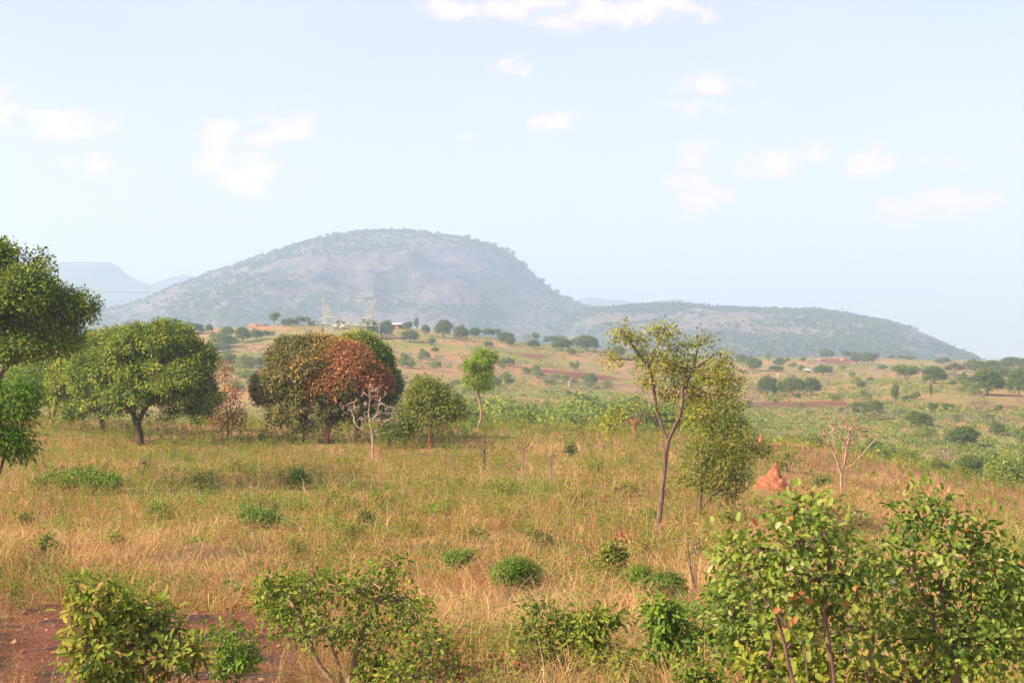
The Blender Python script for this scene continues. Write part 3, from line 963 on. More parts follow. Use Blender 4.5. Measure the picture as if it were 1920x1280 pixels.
# coppery sparse sapling
B = at_row(428, 822); Y = B[1]; base = np.array(B)
P0 = [straight(base, [(428, 800), (425, 770), (422, 730), (420, 690)], Y)]
tree('coppery_sapling', 'thin sapling with copper-red leaves beside the big mango tree', 'tree', base, P0, plobes([(418, 700, 16, 28), (430, 745, 22, 26), (438, 785, 26, 22), (412, 780, 18, 22), (450, 770, 12, 12)], Y, base),
     0.05, 'redsparse', 'tan', n_t=80, n_cl=200, nper=11, rc=0.3, ln=0.17, wd=0.08, rt=0.008, rmin=0.3, minz=0.4, tint0=0.4, hue=0.3,
     tintf=lambda c: rng.normal(size=len(c)) * 0.15 - 0.35 * sstep(3.0, 4.2, c[:, 2]) + 0.15)

# bare twisted white tree
Y = 78.0
B = at_row(699, 856); Y = B[1]; base = np.array(B)
P0 = [[(0, 0, -0.2)] + [tuple(px(u, r, Y, base)) for u, r in [(699, 835), (698, 815)]],
      [tuple(px(u, r, Y, base)) for u, r in [(698, 815), (684, 806), (672, 800), (664, 790), (662, 780), (655, 765), (650, 752)]],
      [tuple(px(u, r, Y, base)) for u, r in [(698, 815), (694, 795), (690, 775), (692, 755), (695, 735), (693, 718)]],
      [tuple(px(u, r, Y, base)) for u, r in [(698, 815), (712, 800), (722, 790), (736, 782), (745, 770)]],
      [tuple(px(u, r, Y, base)) for u, r in [(698, 815), (715, 812), (735, 808), (748, 800)]],
      [tuple(px(u, r, Y, base)) for u, r in [(695, 738), (706, 728), (720, 720)]],
      [tuple(px(u, r, Y, base)) for u, r in [(694, 795), (704, 780), (712, 760), (715, 745)]]]
P0 = [[tuple(np.array(p) + np.array([0, 0.35 * math.sin(i * 2.3 + j * 1.3) if i and j else 0, 0])) for j, p in enumerate(pp)] for i, pp in enumerate(P0)]
tree('bare_tree', 'leafless twisted white tree standing before the rust-brown mango', 'tree', base, P0, plobes([(672, 765, 20, 28), (700, 745, 26, 30), (725, 775, 28, 28), (695, 785, 34, 18), (745, 790, 14, 14)], Y, base, 0.9),
     0.062, None, 'pale', n_t=240, n_cl=240, rt=0.013, rmin=0.3, rmax=1.1, wig=0.3, step=0.25, minz=1.1)

# bushy tree with two reddish stems
B = at_row(806, 840); Y = B[1]; base = np.array(B)
P0 = [straight(base, [(806, 820), (805, 790), (808, 750)], Y), [tuple(px(u, r, Y, base)) for u, r in [(806, 836), (815, 822), (828, 812), (840, 790)]]]
tree('bushy_tree', 'round green bushy tree on two thin reddish stems, right of the bare white tree', 'tree', base, P0, plobes([(800, 740, 30, 26), (780, 775, 34, 32, .5), (835, 770, 36, 34), (810, 790, 38, 28, -.8), (820, 745, 24, 20, .4), (855, 790, 18, 22)], Y, base),
     0.09, 'olive', 'red', n_t=120, n_cl=760, nper=15, rc=0.3, ln=0.18, wd=0.085, rt=0.012, rmin=0.5, minz=0.8, tint0=0.42, hue=0.2, subl=(45, .4, .75))
B = at_row(742, 838); Y = B[1]; base = np.array(B)
tree('low_bush', 'low dark green bush between the bare white tree and the bushy one', 'bush', base, [straight(base, [(742, 825), (742, 815)], Y)], plobes([(740, 812, 30, 16), (765, 800, 22, 14), (730, 800, 18, 10)], Y, base),
     0.05, 'olive', 'brown', n_t=60, n_cl=200, nper=18, rc=0.3, ln=0.18, wd=0.08, rt=0.01, tint0=0.15, hue=0.15)

# slim bright tree on a curved stem
Y = 100.0
B = at_row(897, 808); Y = B[1]; base = np.array(B)
P0 = [straight(base, [(897, 800), (902, 785), (902, 765), (897, 742), (896, 715), (897, 690)], Y), [tuple(px(u, r, Y, base)) for u, r in [(900, 760), (908, 735), (912, 710)]]]
tree('slim_bright_tree', 'slim bright lime-green tree on a bare curved stem, middle of the near crest', 'tree', base, P0, plobes([(900, 675, 20, 19), (885, 690, 20, 13), (912, 695, 18, 18), (893, 712, 24, 16), (905, 725, 18, 13), (918, 672, 10, 9), (878, 680, 10, 8)], Y, base),
     0.1, 'bright', 'tan', n_t=80, n_cl=330, nper=18, rc=0.26, ln=0.17, wd=0.08, rt=0.012, subl=(24, .35, .6), minz=2.6, tint0=0.55, hue=0.22, rmin=0.5)
B = at_row(884, 806)
base = np.array(B); Y = B[1]
tree('lime_shoot', 'small lime-green leafy shoot at the foot of the slim bright tree', 'bush', base, [straight(base, [(884, 798), (884, 790)], Y)], plobes([(884, 792, 9, 13)], Y, base), 0.03, 'bright', 'tan', n_t=16, n_cl=40, nper=14, rc=0.25, ln=0.15, wd=0.07, rt=0.008, tint0=0.5)

# pollarded small trees and bare saplings
B = at_row(1191, 827); Y = B[1]; base = np.array(B)
tree('pollarded_tree', 'small pollarded brown tree with a mop of dry twigs left of the slender tree', 'tree', base, [straight(base, [(1191, 812), (1189, 800)], Y)], plobes([(1190, 789, 20, 13)], Y, base),
     0.14, 'brownscrub', 'red', n_t=70, n_cl=60, nper=8, rc=0.25, ln=0.12, wd=0.04, rt=0.012, rmin=0.3, tint0=0.5, minz=0.7)
B = at_row(1094, 826); Y = B[1]; base = np.array(B)
tree('cut_stump', 'short cut stump with red-brown resprouting twigs near the crest', 'stump', base, [straight(base, [(1094, 818), (1092, 812)], Y)], plobes([(1092, 812, 7, 6)], Y, base),
     0.09, 'redsparse', 'red', n_t=16, n_cl=20, nper=8, rc=0.15, ln=0.12, wd=0.05, rt=0.01, rmin=0.3, tint0=0.6)

B = at_row(1578, 930); Y = B[1]; base = np.array(B)
P0 = [straight(base, [(1578, 912), (1577, 890)], Y)]
for k_, (u1, r1, u2, r2_) in enumerate([(1568, 860, 1545, 812), (1572, 850, 1562, 795), (1578, 845, 1580, 785), (1586, 850, 1598, 788), (1592, 860, 1618, 800), (1596, 868, 1640, 812), (1560, 868, 1536, 838), (1588, 840, 1610, 780)]):
    dy_ = 0.6 * math.sin(k_ * 2.1)
    P0.append([tuple(px(1577, 890, Y, base)), tuple(px((1577 + u1) / 2, 876, Y, base) + np.array([0, dy_ * .3, 0])), tuple(px(u1, r1, Y, base) + np.array([0, dy_, 0])), tuple(px(u2, r2_, Y, base) + np.array([0, dy_ * 1.8, 0]))])
lob = plobes([(1545, 815, 12, 18), (1565, 800, 14, 20), (1582, 795, 14, 20), (1602, 795, 16, 20), (1622, 808, 14, 16), (1640, 815, 12, 10), (1590, 830, 24, 22), (1555, 835, 16, 16)], Y, base)
tree('bare_spreading_tree', 'pale leafless spreading tree on the dry grass of the right slope', 'tree', base, P0, lob, 0.07, None, 'tan', n_t=200, n_cl=200, rt=0.02, rmin=0.1, rmax=1.1, step=0.3, minz=1.4, wig=0.08, bend=0.5, upw=2.5)

# dry saplings: dark thin bare stems
for (u, row, hh, nst, lab) in [(908, 880, 42, 3, 'two dark bare stems standing below the slim bright tree'), (978, 893, 52, 4, 'cluster of tall bare pale stems left of the small round bush'), (1032, 893, 46, 3, 'thin pale bare stems just left of the small round bush'),
                               (268, 893, 30, 4, 'dark leafless shrub with dead leaves below the big mango'), (1302, 1150, 140, 4, 'thin brown leafless saplings right of the umbrella bush')]:
    B = at_row(u, row); base = np.array(B); Y = B[1]
    s_ = Y / F
    pp = []
    for k in range(nst):
        a = (k - (nst - 1) / 2) * 6 * s_ * (60 / Y) ** 0.3
        pp.append([(0, 0, -0.1), (a * .3, 0.02 * k, hh * s_ * 0.3), (a * 0.9, 0.1 * k, hh * s_ * 0.7), (a * 1.2, 0.1, hh * s_ * rng.uniform(0.85, 1.1))])
    o = tree('bare_sapling', lab, 'sapling', base, pp, [(0, 0, hh * s_ * 0.85, hh * s_ * 0.22, hh * s_ * 0.2, hh * s_ * 0.25)], 0.024 if row > 1000 else 0.04, 'olive' if row > 1000 else 'brownscrub', 'brown' if u == 1302 else 'tan' if u in (978, 1032) else 'dark', n_t=24, n_cl=14, nper=6, rc=0.15,
             ln=0.09, wd=0.04, rt=0.008, step=0.25, group='bare saplings on the near slope', rmin=0.2)

# round bushes and small trees scattered over the slope: (u, base row, half width px, height px, leaf kind, tint, n clumps, label, name)
BUSH = [
    (1068, 858, 11, 22, 'dark', .5, 46, 'small round dark bush alone in the straw at the middle', 'round_bush', 0.6),
    (140, 928, 78, 58, 'fresh', .5, 420, 'wide fresh-green spreading bush in the weeds at the left', 'spreading_bush', 0.4),
    (72, 918, 18, 24, 'fresh', .25, 70, 'small dark green bush at the left end of the wide spreading one', 'small_bush', 0.3),
    (560, 920, 36, 36, 'fresh', .45, 150, 'loose green bush in the weeds under the dusty mango', 'loose_bush', 0.4),
    (488, 992, 52, 46, 'fresh', .4, 210, 'green bush sprouting round a dead brown stump', 'sprouting_bush', 0.3),
    (624, 956, 24, 34, 'olive', .3, 80, 'upright olive bush right of the sprouting stump', 'olive_bush', 0.3),
    (690, 990, 20, 30, 'dark', .6, 80, 'small dark olive bush below the bare white tree', 'dark_bush', 0.35),
    (950, 985, 32, 28, 'olive', .25, 110, 'low flat-topped olive bush in the middle of the slope', 'flat_bush', 0.5),
    (828, 966, 30, 24, 'fresh', .5, 80, 'low fresh-green bush left of the flat-topped one', 'low_bush', 0.4),
    (1014, 1040, 22, 52, 'dark', .7, 90, 'upright dark bush just right of the flat-topped one', 'upright_bush', 0.3),
    (362, 1048, 22, 34, 'fresh', .3, 80, 'small dark green bush in the straw at left', 'small_bush', 0.3),
    (90, 1062, 26, 56, 'fresh', .25, 110, 'dark green upright shrub near the left edge above the bare soil', 'upright_shrub', 0.3),
    (1212, 975, 16, 18, 'bright', .2, 40, 'tuft of green leaves beside the foot of the slender tree', 'leaf_tuft', 0.3),
    (1540, 915, 24, 24, 'dark', .6, 70, 'low dark bush between termite mound and bare spreading tree', 'low_bush', 0.4),
    (1478, 885, 22, 40, 'olive', .15, 90, 'shady olive bush behind the right side of the big termite mound', 'olive_bush', 0.4),
    (215, 925, 26, 40, 'olive', .5, 70, 'pale olive bush at the right end of the wide spreading one', 'olive_bush', 0.4),
    (440, 1135, 34, 60, 'fresh', .35, 110, 'green bush behind the left side of the thorny near shrub', 'green_bush', 0.3),
    (600, 1120, 50, 60, 'fresh', .3, 170, 'deep green bush half hidden behind the thorny near shrub', 'green_bush', 0.3),
    (38, 1000, 26, 44, 'weed', .5, 90, 'pale weedy bush in the straw near the left edge', 'weedy_bush', 0.2),
    (300, 975, 24, 34, 'fresh', .6, 80, 'fresh-green seedling bush below the dark leafless shrub', 'seedling_bush', 0.3),
    (208, 1050, 30, 50, 'yellowgreen', .5, 110, 'yellow-green weedy bush right of the dark upright shrub', 'weedy_bush', 0.3),
    (545, 1050, 26, 44, 'weed', .4, 90, 'olive weedy bush in the matted straw above the tangled shrub', 'weedy_bush', 0.3),
    (722, 945, 26, 30, 'fresh', .7, 80, 'light seedling bush right of the upright olive bush', 'seedling_bush', 0.3),
    (765, 1000, 24, 34, 'weed', .6, 80, 'pale weedy bush right of the small dark olive bush', 'weedy_bush', 0.3),
    (885, 1018, 26, 34, 'yellowgreen', .5, 80, 'yellow-green weedy bush above the flag-shaped tree', 'weedy_bush', 0.3),
    (1085, 945, 24, 34, 'weed', .5, 80, 'olive weedy bush in the straw below the small round dark bush', 'weedy_bush', 0.3),
    (1120, 1085, 26, 50, 'yellowgreen', .5, 100, 'yellow-green weedy bush left of the two drooping saplings', 'weedy_bush', 0.3),
    (1385, 1015, 26, 40, 'weed', .5, 80, 'weedy bush in the straw below the leafy tree, right side', 'weedy_bush', 0.3),
    (180, 890, 30, 30, 'weed', .6, 80, 'tall pale weeds in a clump under the big mango tree, left side', 'weed_clump', 0.2),
    (380, 912, 28, 30, 'fresh', .6, 80, 'loose seedling bush in the weeds below the coppery sapling', 'seedling_bush', 0.3),
    (450, 886, 26, 28, 'weed', .5, 70, 'tall weeds in a clump between the two big mango trees', 'weed_clump', 0.2),
    (662, 898, 28, 28, 'weed', .7, 70, 'yellowish weed clump left of the bare white tree foot', 'weed_clump', 0.2),
    (1112, 888, 26, 26, 'fresh', .6, 70, 'seedling bush in the straw below the cut stump', 'seedling_bush', 0.3),
    (942, 925, 30, 28, 'weed', .4, 80, 'olive weed clump just below the dark bare stems', 'weed_clump', 0.2),
    (1172, 935, 26, 30, 'yellowgreen', .5, 80, 'yellow-green weedy bush left of the slender tree trunk', 'weedy_bush', 0.3),
    (335, 1110, 30, 48, 'weed', .5, 100, 'olive weedy bush at the edge of the bare soil behind the rounded bush', 'weedy_bush', 0.3),
    (660, 1010, 30, 36, 'weed', .5, 90, 'weedy bush in the matted straw behind the tangled shrub top', 'weedy_bush', 0.3),
    (1190, 1045, 28, 40, 'weed', .6, 90, 'pale weedy bush below the small weathered termite mound', 'weedy_bush', 0.3),
    (1360, 1010, 18, 60, 'olive', .5, 60, 'slim olive bush under the leafy tree', 'slim_bush', 0.3),
]
for (u, row, hw, hh, lm, tn, ncl, lab, nm, gap) in BUSH:
    B = at_row(u, row); base = np.array(B); Y = B[1]
    s_ = Y / F
    w, h = hw * s_, hh * s_
    lob = []
    gap *= 0.6
    for k in range(9):
        a = rng.uniform(-0.85, 0.85)
        q = 1 - 0.5 * abs(a)
        lob.append((a * w, rng.uniform(-.5, .5) * w, h * (gap + (1 - gap) * rng.uniform(0.15, 0.85) * q), w * rng.uniform(.16, .36), w * rng.uniform(.16, .36), h * (1 - gap) * rng.uniform(.14, .3)))
    tree(nm, lab, 'bush', base, [[(0, 0, -0.1), (0.02, 0, h * gap * 0.7 + 0.02)], [(0, 0, 0), (w * 0.3, 0, h * 0.5)], [(0, 0, 0), (-w * 0.3, 0.05, h * 0.5)]], lob, max(0.02, h * 0.03), lm, 'brown', n_t=min(60, ncl), n_cl=int(ncl * .8), nper=10,
         rc=max(0.07, 0.0035 * Y), ln=0.05 + 0.0012 * Y, wd=0.024 + 0.0006 * Y, rt=0.006, step=0.12, rmin=0.2, tint0=tn + 0.15, hue=0.22, group='bushes scattered on the near slope', up=0.6)

# small trees with a clear stem
def small_tree(u, row, stem, lobes, lm, lab, nm, tint0=0.5, R=0.03, ncl=160, cat='small tree', nper=14, ln=0.07, wd=0.03, rc=0.1, droop=0.5, bark='brown', **kw):
    B = at_row(u, row); base = np.array(B); Y = B[1]
    return tree(nm, lab, cat, base, [straight(base, stem, Y)], plobes(lobes, Y, base), R, lm, bark, n_t=70, n_cl=ncl, nper=nper, rc=rc, ln=ln, wd=wd, rt=0.004, step=0.12, rmin=0.5, tint0=tint0, hue=0.14, droop=droop, up=0.6, **kw)

small_tree(956, 1128, [(956, 1110), (957, 1092), (962, 1078)], [(955, 1075, 32, 20), (985, 1078, 34, 22, .3), (965, 1060, 28, 12), (1000, 1090, 18, 14, .2)], 'fresh', 'umbrella-shaped bright green small tree on a short dark stem, lower middle', 'umbrella_bush', 0.45, 0.045, 420, bark='char', nper=20)
small_tree(877, 1098, [(878, 1080), (880, 1062), (877, 1050)], [(858, 1045, 26, 13), (880, 1040, 14, 8), (850, 1055, 14, 8)], 'fresh', 'little flag-shaped green tree on a thin stem left of the umbrella bush', 'flag_shaped_tree', 0.55, 0.02, 160)
small_tree(1213, 1140, [(1212, 1115), (1208, 1095)], [(1200, 1078, 22, 18), (1215, 1092, 14, 10)], 'fresh', 'left one of two leafy saplings with drooping leaves right of the umbrella bush', 'leafy_sapling', 0.55, 0.02, 120, cat='sapling', droop=0.9, ln=0.09)
small_tree(1262, 1148, [(1260, 1120), (1255, 1100)], [(1248, 1090, 28, 20), (1268, 1098, 22, 18)], 'fresh', 'right one of two leafy saplings with drooping leaves right of the umbrella bush', 'leafy_sapling', 0.35, 0.02, 170, cat='sapling', droop=0.9, ln=0.09)

# burnt stump in the sprouting bush, charred stubs
def stump(u, row, h, r, lab, bm_, lean=0.1, fork=False, nm='dead_stump'):
    B = at_row(u, row); base = np.array(B); Y = B[1]; s_ = Y / F
    hh = h * s_
    pth = [[(0, 0, -0.1), (lean * .2 * hh, 0, hh * .4), (lean * .6 * hh, 0, hh * .75), (lean * hh, 0, hh)]]
    if fork:
        pth.append([(lean * .2 * hh, 0, hh * .4), (hh * .35, 0.02, hh * .65), (hh * .45, 0.0, hh * .9)])
    sk = Skel(pth, r, 0.05); sk.radii(r * 0.7)
    b = sk.wood(8, 1.3)
    V = np.concatenate(b.V)
    me = mesh_np(nm, V + (fbm(V[:, 0] * 9 + V[:, 2] * 5, V[:, 1] * 9 + V[:, 2] * 7, 3, 5)[:, None] - .5) * r * 0.6, np.concatenate(b.Q), BM[bm_], smooth=True)
    o = link(nm, me, None, base)
    return tag(o, lab, 'stump')

stump(492, 990, 52, 0.075, 'forked dead brown stump standing in a green bush at left', 'brown', -0.12, True)
stump(366, 1268, 26, 0.05, 'short charred stub on the bare red soil, lower left', 'char', 0.15, False, 'charred_stub')
stump(1190, 828 + 170, 14, 0.05, 'small dark stub in the straw left of the slender tree', 'char', 0.1, False, 'small_stub')

# termite mounds
def mound(u, row, w, h, spire, lab, su=0.0, base_h=0.45, seed=1, nm='termite_mound'):
    B = at_row(u, row); base = np.array(B); Y = B[1]; s_ = Y / F
    W_, H_ = w * s_ / 2, h * s_
    n, k = 48, 34
    a = np.arange(n) / n * 2 * math.pi
    rr = np.linspace(1, 0, k) ** 1.2
    A, R_ = np.meshgrid(a, rr)
    X = np.cos(A) * R_ * W_
    Yy = np.sin(A) * R_ * W_ * 0.8
    d = np.hypot((X - su * W_) / (spire * W_), Yy / (spire * W_))
    Z = base_h * H_ * (1 - R_ ** 2.5) * (0.75 + 0.5 * fbm(X * 3 / W_ + seed, Yy * 3 / W_, 3, seed)) + (1 - base_h) * H_ * np.clip(1.0 - d, 0, 1) ** 0.85
    Z = Z + (fbm(X * 7 / W_, Yy * 7 / W_, 4, seed + 5) - 0.5) * 0.34 * H_ * (R_ < 0.98)
    Z[0] = -0.25
    V = np.stack([X, Yy, Z], -1).reshape(-1, 3)
    idx = np.arange(n * k).reshape(k, n)
    nx = np.roll(idx, -1, 1)
    Q = np.stack([idx[:-1], nx[:-1], nx[1:], idx[1:]], -1).reshape(-1, 4)
    me = mesh_np(nm, V, Q, M_TERM, smooth=True)
    o = link(nm, me, None, base)
    return tag(o, lab, 'termite mound', 'red termite mounds')


M_TERM, N_ = mat('termite_earth')
g_ = N_.node('ShaderNodeTexCoord')
n_ = N_.noise(g_.outputs['Object'], 4.0, 6, 0.7)
finish(N_, N_.mix(N_.ramp(n_, 0.35, 0.65), (0.29, 0.095, 0.048), (0.44, 0.19, 0.10)), 0.95, n_, 1.0, 0.15, 0.05)
mound(1447, 916, 74, 50, 0.42, 'big red termite mound with a pointed spire on the right slope', 0.15, 0.5, 1)
mound(1427, 840, 24, 27, 0.55, 'small sharp red termite cone on the crest right of the leafy tree', 0.0, 0.25, 2)
mound(1163, 1012, 24, 19, 0.6, 'small weathered brown termite mound left of the slender tree trunk', 0.0, 0.4, 3)
mound(1780, 878, 10, 34, 0.7, 'thin red termite spire among the shrubs far down the right slope', 0.0, 0.2, 4)
mound(1010, 1060, 14, 10, 0.7, 'little red earth hump behind the umbrella bush', 0.0, 0.5, 6, 'earth_hump')

# ------------------------------------------------------------------ near bushes at the bottom of the picture
def near_bush(u, Y, paths, lobes, lm, lab, nm, R=0.045, n_t=170, ncl=None, nper=5, ln=0.085, wd=0.05, rc=0.10, tint0=0.5, hue=0.16, bark='brown', rt=0.0035, step=0.14, oval=True, up=0.45, droop=0.15, rmin=0.3, wig=0.12, group=None, cat='bush', **kw):
    base = np.array(at_depth(u, Y))
    pp = [[(0, 0, -0.1)] + [tuple(px(a, b, Y, base)) for a, b in paths[0]]] + [[(0, 0, 0)] + [tuple(px(a, b, Y, base) + np.array([0, 0.25 * math.sin(3 * i + 1), 0])) for a, b in q] for i, q in enumerate(paths[1:])]
    return tree(nm, lab, cat, base, pp, plobes(lobes, Y, base), R, lm, bark, n_t=n_t, n_cl=ncl or n_t, nper=nper, rc=rc, ln=ln, wd=wd, rt=rt, step=step, oval=oval, up=up, droop=droop, rmin=rmin,
                tint0=tint0, hue=hue, wig=wig, group=group, **kw)


near_bush(182, 17.0, [[(180, 1290), (183, 1240), (188, 1190)], [(215, 1250), (250, 1200)], [(260, 1290), (320, 1250)]],
          [(195, 1130, 55, 40), (240, 1160, 60, 45, .3), (160, 1170, 34, 50), (200, 1210, 60, 44, -.3), (280, 1190, 60, 40, .2), (330, 1230, 50, 34), (360, 1215, 30, 24), (170, 1260, 40, 34), (250, 1265, 60, 30), (140, 1095, 18, 10)],
          'yellowgreen', 'rounded yellow-green leafy bush on bare red soil, bottom left', 'leafy_bush', n_t=330, ncl=330, nper=8, ln=0.115, wd=0.052, rc=0.16, tint0=0.62, hue=0.2, bark='red', droop=0.35)
near_bush(640, 19.0, [[(640, 1290), (636, 1250), (618, 1200), (590, 1150)], [(650, 1290), (665, 1230), (700, 1150), (728, 1070)], [(640, 1290), (560, 1240), (505, 1215)], [(645, 1290), (720, 1240), (800, 1225)], [(640, 1290), (600, 1240), (560, 1150), (540, 1100)]],
          [(580, 1110, 70, 40), (650, 1120, 60, 40, .4), (725, 1060, 34, 30), (690, 1100, 50, 36), (740, 1130, 55, 34, .2), (620, 1160, 80, 40, -.4), (520, 1120, 40, 40), (770, 1165, 40, 26), (545, 1170, 50, 30), (700, 1180, 70, 36), (500, 1085, 26, 20)],
          'yellowgreen', 'wide tangled light-green shrub with arching bare branches, bottom left of centre', 'tangled_shrub', R=0.06, n_t=330, nper=9, ln=0.085, wd=0.038, rc=0.14, tint0=0.42, hue=0.18, bark='tan', wig=0.2)
near_bush(1560, 11.0, [[(1575, 1330), (1560, 1250), (1545, 1150), (1555, 1080), (1550, 1010)], [(1500, 1300), (1470, 1180), (1450, 1080), (1440, 1000)], [(1620, 1300), (1600, 1200), (1560, 1100)], [(1640, 1280), (1648, 1160), (1640, 1080)], [(1500, 1200), (1440, 1130), (1400, 1090)]],
          [(1490, 955, 40, 26), (1455, 958, 34, 10), (1525, 975, 50, 28, .2), (1420, 1030, 56, 26), (1400, 1060, 50, 26), (1500, 1010, 70, 36, -.2), (1570, 1010, 56, 50, .2), (1590, 1080, 60, 50), (1500, 1090, 80, 42, .1), (1430, 1110, 60, 34, .3), (1620, 1100, 50, 50), (1550, 1150, 70, 36, .3), (1375, 1015, 30, 14), (1600, 1190, 60, 40, .3)],
          'broad', 'large broad-leaved bush with oval leaves, left one of the two big right foreground bushes', 'broad_leaved_bush', R=0.026, n_t=310, ncl=310, nper=8, ln=0.068, wd=0.038, rc=0.13, rmax=1.28, tint0=0.52, hue=0.2)
near_bush(1790, 11.5, [[(1790, 1330), (1795, 1250), (1775, 1160), (1760, 1080), (1750, 1000)], [(1800, 1280), (1830, 1160), (1840, 1060), (1830, 990)], [(1780, 1250), (1720, 1120), (1690, 1030)], [(1800, 1250), (1880, 1140), (1910, 1080)]],
          [(1730, 950, 44, 28), (1770, 985, 60, 36, .1), (1810, 970, 40, 28), (1700, 1010, 50, 40), (1790, 1030, 66, 40, -.2), (1830, 1020, 36, 46), (1720, 1080, 60, 40, .2), (1790, 1110, 60, 34, .2), (1870, 1070, 50, 30, .2), (1900, 1110, 50, 44), (1850, 1140, 60, 36), (1740, 1150, 60, 36), (1850, 1190, 80, 30), (1720, 930, 16, 14), (1960, 1100, 60, 60), (1720, 1210, 60, 40, .2), (1790, 1200, 60, 40, -.2), (1890, 1230, 60, 40)],
          'broad', 'large dark-leaved bush with orange-tinged oval leaves, cut by the right edge', 'broad_leaved_bush', R=0.03, n_t=400, ncl=400, nper=9, ln=0.068, wd=0.037, rc=0.13, rmax=1.28, tint0=0.44, hue=0.2)
near_bush(1520, 12.5, [[(1520, 1330), (1510, 1260), (1480, 1210)], [(1540, 1270), (1580, 1220)]],
          [(1470, 1200, 60, 34), (1530, 1230, 70, 34), (1590, 1220, 50, 36), (1440, 1250, 50, 30), (1520, 1270, 90, 26), (1620, 1260, 50, 26)],
          'yellowgreen', 'low yellow-green bush filling the gap under the left broad-leaved bush', 'yellow_green_bush', n_t=130, nper=8, ln=0.085, wd=0.05, rc=0.11, tint0=0.62, hue=0.15)
near_bush(1720, 13.0, [[(1720, 1330), (1715, 1270)], [(1740, 1270), (1800, 1240)]],
          [(1700, 1240, 50, 28), (1760, 1245, 60, 28), (1830, 1240, 60, 26), (1890, 1230, 50, 30), (1800, 1275, 90, 22), (1690, 1275, 60, 20)],
          'yellowgreen', 'low loose yellow-green bush under the right-edge bush at the bottom corner', 'yellow_green_bush', n_t=170, nper=6, ln=0.075, wd=0.04, rc=0.12, tint0=0.55, hue=0.2)
near_bush(1275, 19.0, [[(1275, 1330), (1270, 1250), (1255, 1180), (1250, 1150)], [(1290, 1270), (1320, 1220), (1345, 1190)]],
          [(1245, 1150, 32, 30), (1265, 1190, 44, 34), (1290, 1225, 44, 30), (1245, 1225, 26, 34), (1340, 1190, 34, 22), (1355, 1230, 40, 30), (1290, 1265, 60, 24), (1230, 1140, 20, 18)],
          'fresh', 'drooping fresh-green bush beside the thin brown saplings, bottom right of centre', 'drooping_bush', n_t=260, nper=12, ln=0.11, wd=0.045, rc=0.13, tint0=0.55, hue=0.18, droop=0.7)
near_bush(1118, 20.0, [[(1118, 1320), (1120, 1250), (1112, 1190), (1115, 1160)]],
          [(1112, 1165, 26, 22), (1150, 1158, 28, 10), (1098, 1190, 22, 16), (1120, 1210, 30, 22), (1132, 1245, 26, 24), (1110, 1250, 22, 16)],
          'yellowgreen', 'small upright light-green bush left of the drooping one, bottom middle', 'upright_bush', n_t=120, nper=10, ln=0.10, wd=0.042, rc=0.12, tint0=0.55, hue=0.18, droop=0.5)
near_bush(1010, 20.5, [[(1010, 1310), (1008, 1220), (1000, 1160)], [(1020, 1250), (1040, 1180)], [(1000, 1250), (945, 1190), (935, 1165)]],
          [(1005, 1140, 36, 30), (1030, 1190, 34, 36), (1000, 1230, 40, 34), (1040, 1245, 34, 30), (985, 1180, 20, 20)],
          'yellowgreen', 'sparse airy green bush with thin dark stems below the umbrella bush', 'airy_bush', R=0.025, n_t=130, nper=7, ln=0.075, wd=0.035, rc=0.13, tint0=0.4, hue=0.18)
near_bush(845, 19.5, [[(845, 1320), (850, 1260), (858, 1240)], [(860, 1290), (900, 1265)]],
          [(838, 1250, 22, 22), (862, 1262, 22, 14), (905, 1262, 22, 10), (930, 1245, 14, 10), (975, 1262, 14, 8)],
          'red', 'small bush of bright red leaves at the bottom, right of the tangled shrub', 'red_leaved_bush', R=0.02, n_t=50, nper=7, ln=0.07, wd=0.04, rc=0.08, tint0=0.35, hue=0.2, bark='dark')
near_bush(815, 18.0, [[(812, 1320), (810, 1240), (800, 1190)], [(820, 1270), (840, 1220)]],
          [(800, 1190, 30, 30), (830, 1210, 26, 30), (780, 1230, 40, 30), (840, 1250, 30, 24), (760, 1265, 60, 22)],
          'yellowgreen', 'light green weedy bush between the tangled shrub and the red-leaved one', 'weedy_bush', R=0.02, n_t=130, nper=7, ln=0.08, wd=0.035, rc=0.13, tint0=0.5, hue=0.18)
near_bush(1420, 17.0, [[(1410, 1340), (1400, 1240), (1380, 1160)], [(1420, 1300), (1440, 1200)]],
          [(1375, 1120, 30, 26), (1400, 1170, 40, 30), (1370, 1160, 30, 30), (1430, 1190, 30, 30), (1395, 1240, 44, 36), (1340, 1110, 20, 14)],
          'broad', 'mixed green bush left of the big broad-leaved bush, behind it', 'green_bush', R=0.025, n_t=170, nper=7, ln=0.085, wd=0.045, rc=0.12, tint0=0.5, hue=0.2)
near_bush(1630, 24.0, [[(1630, 1320), (1640, 1230), (1650, 1150)], [(1650, 1250), (1690, 1200)]],
          [(1650, 1170, 40, 40), (1690, 1210, 40, 34), (1640, 1240, 50, 40), (1600, 1200, 30, 30)],
          'olive', 'pale olive bush seen through the gap between the two broad-leaved bushes', 'olive_bush', R=0.03, n_t=120, nper=10, ln=0.08, wd=0.04, rc=0.14, tint0=0.4, hue=0.18)

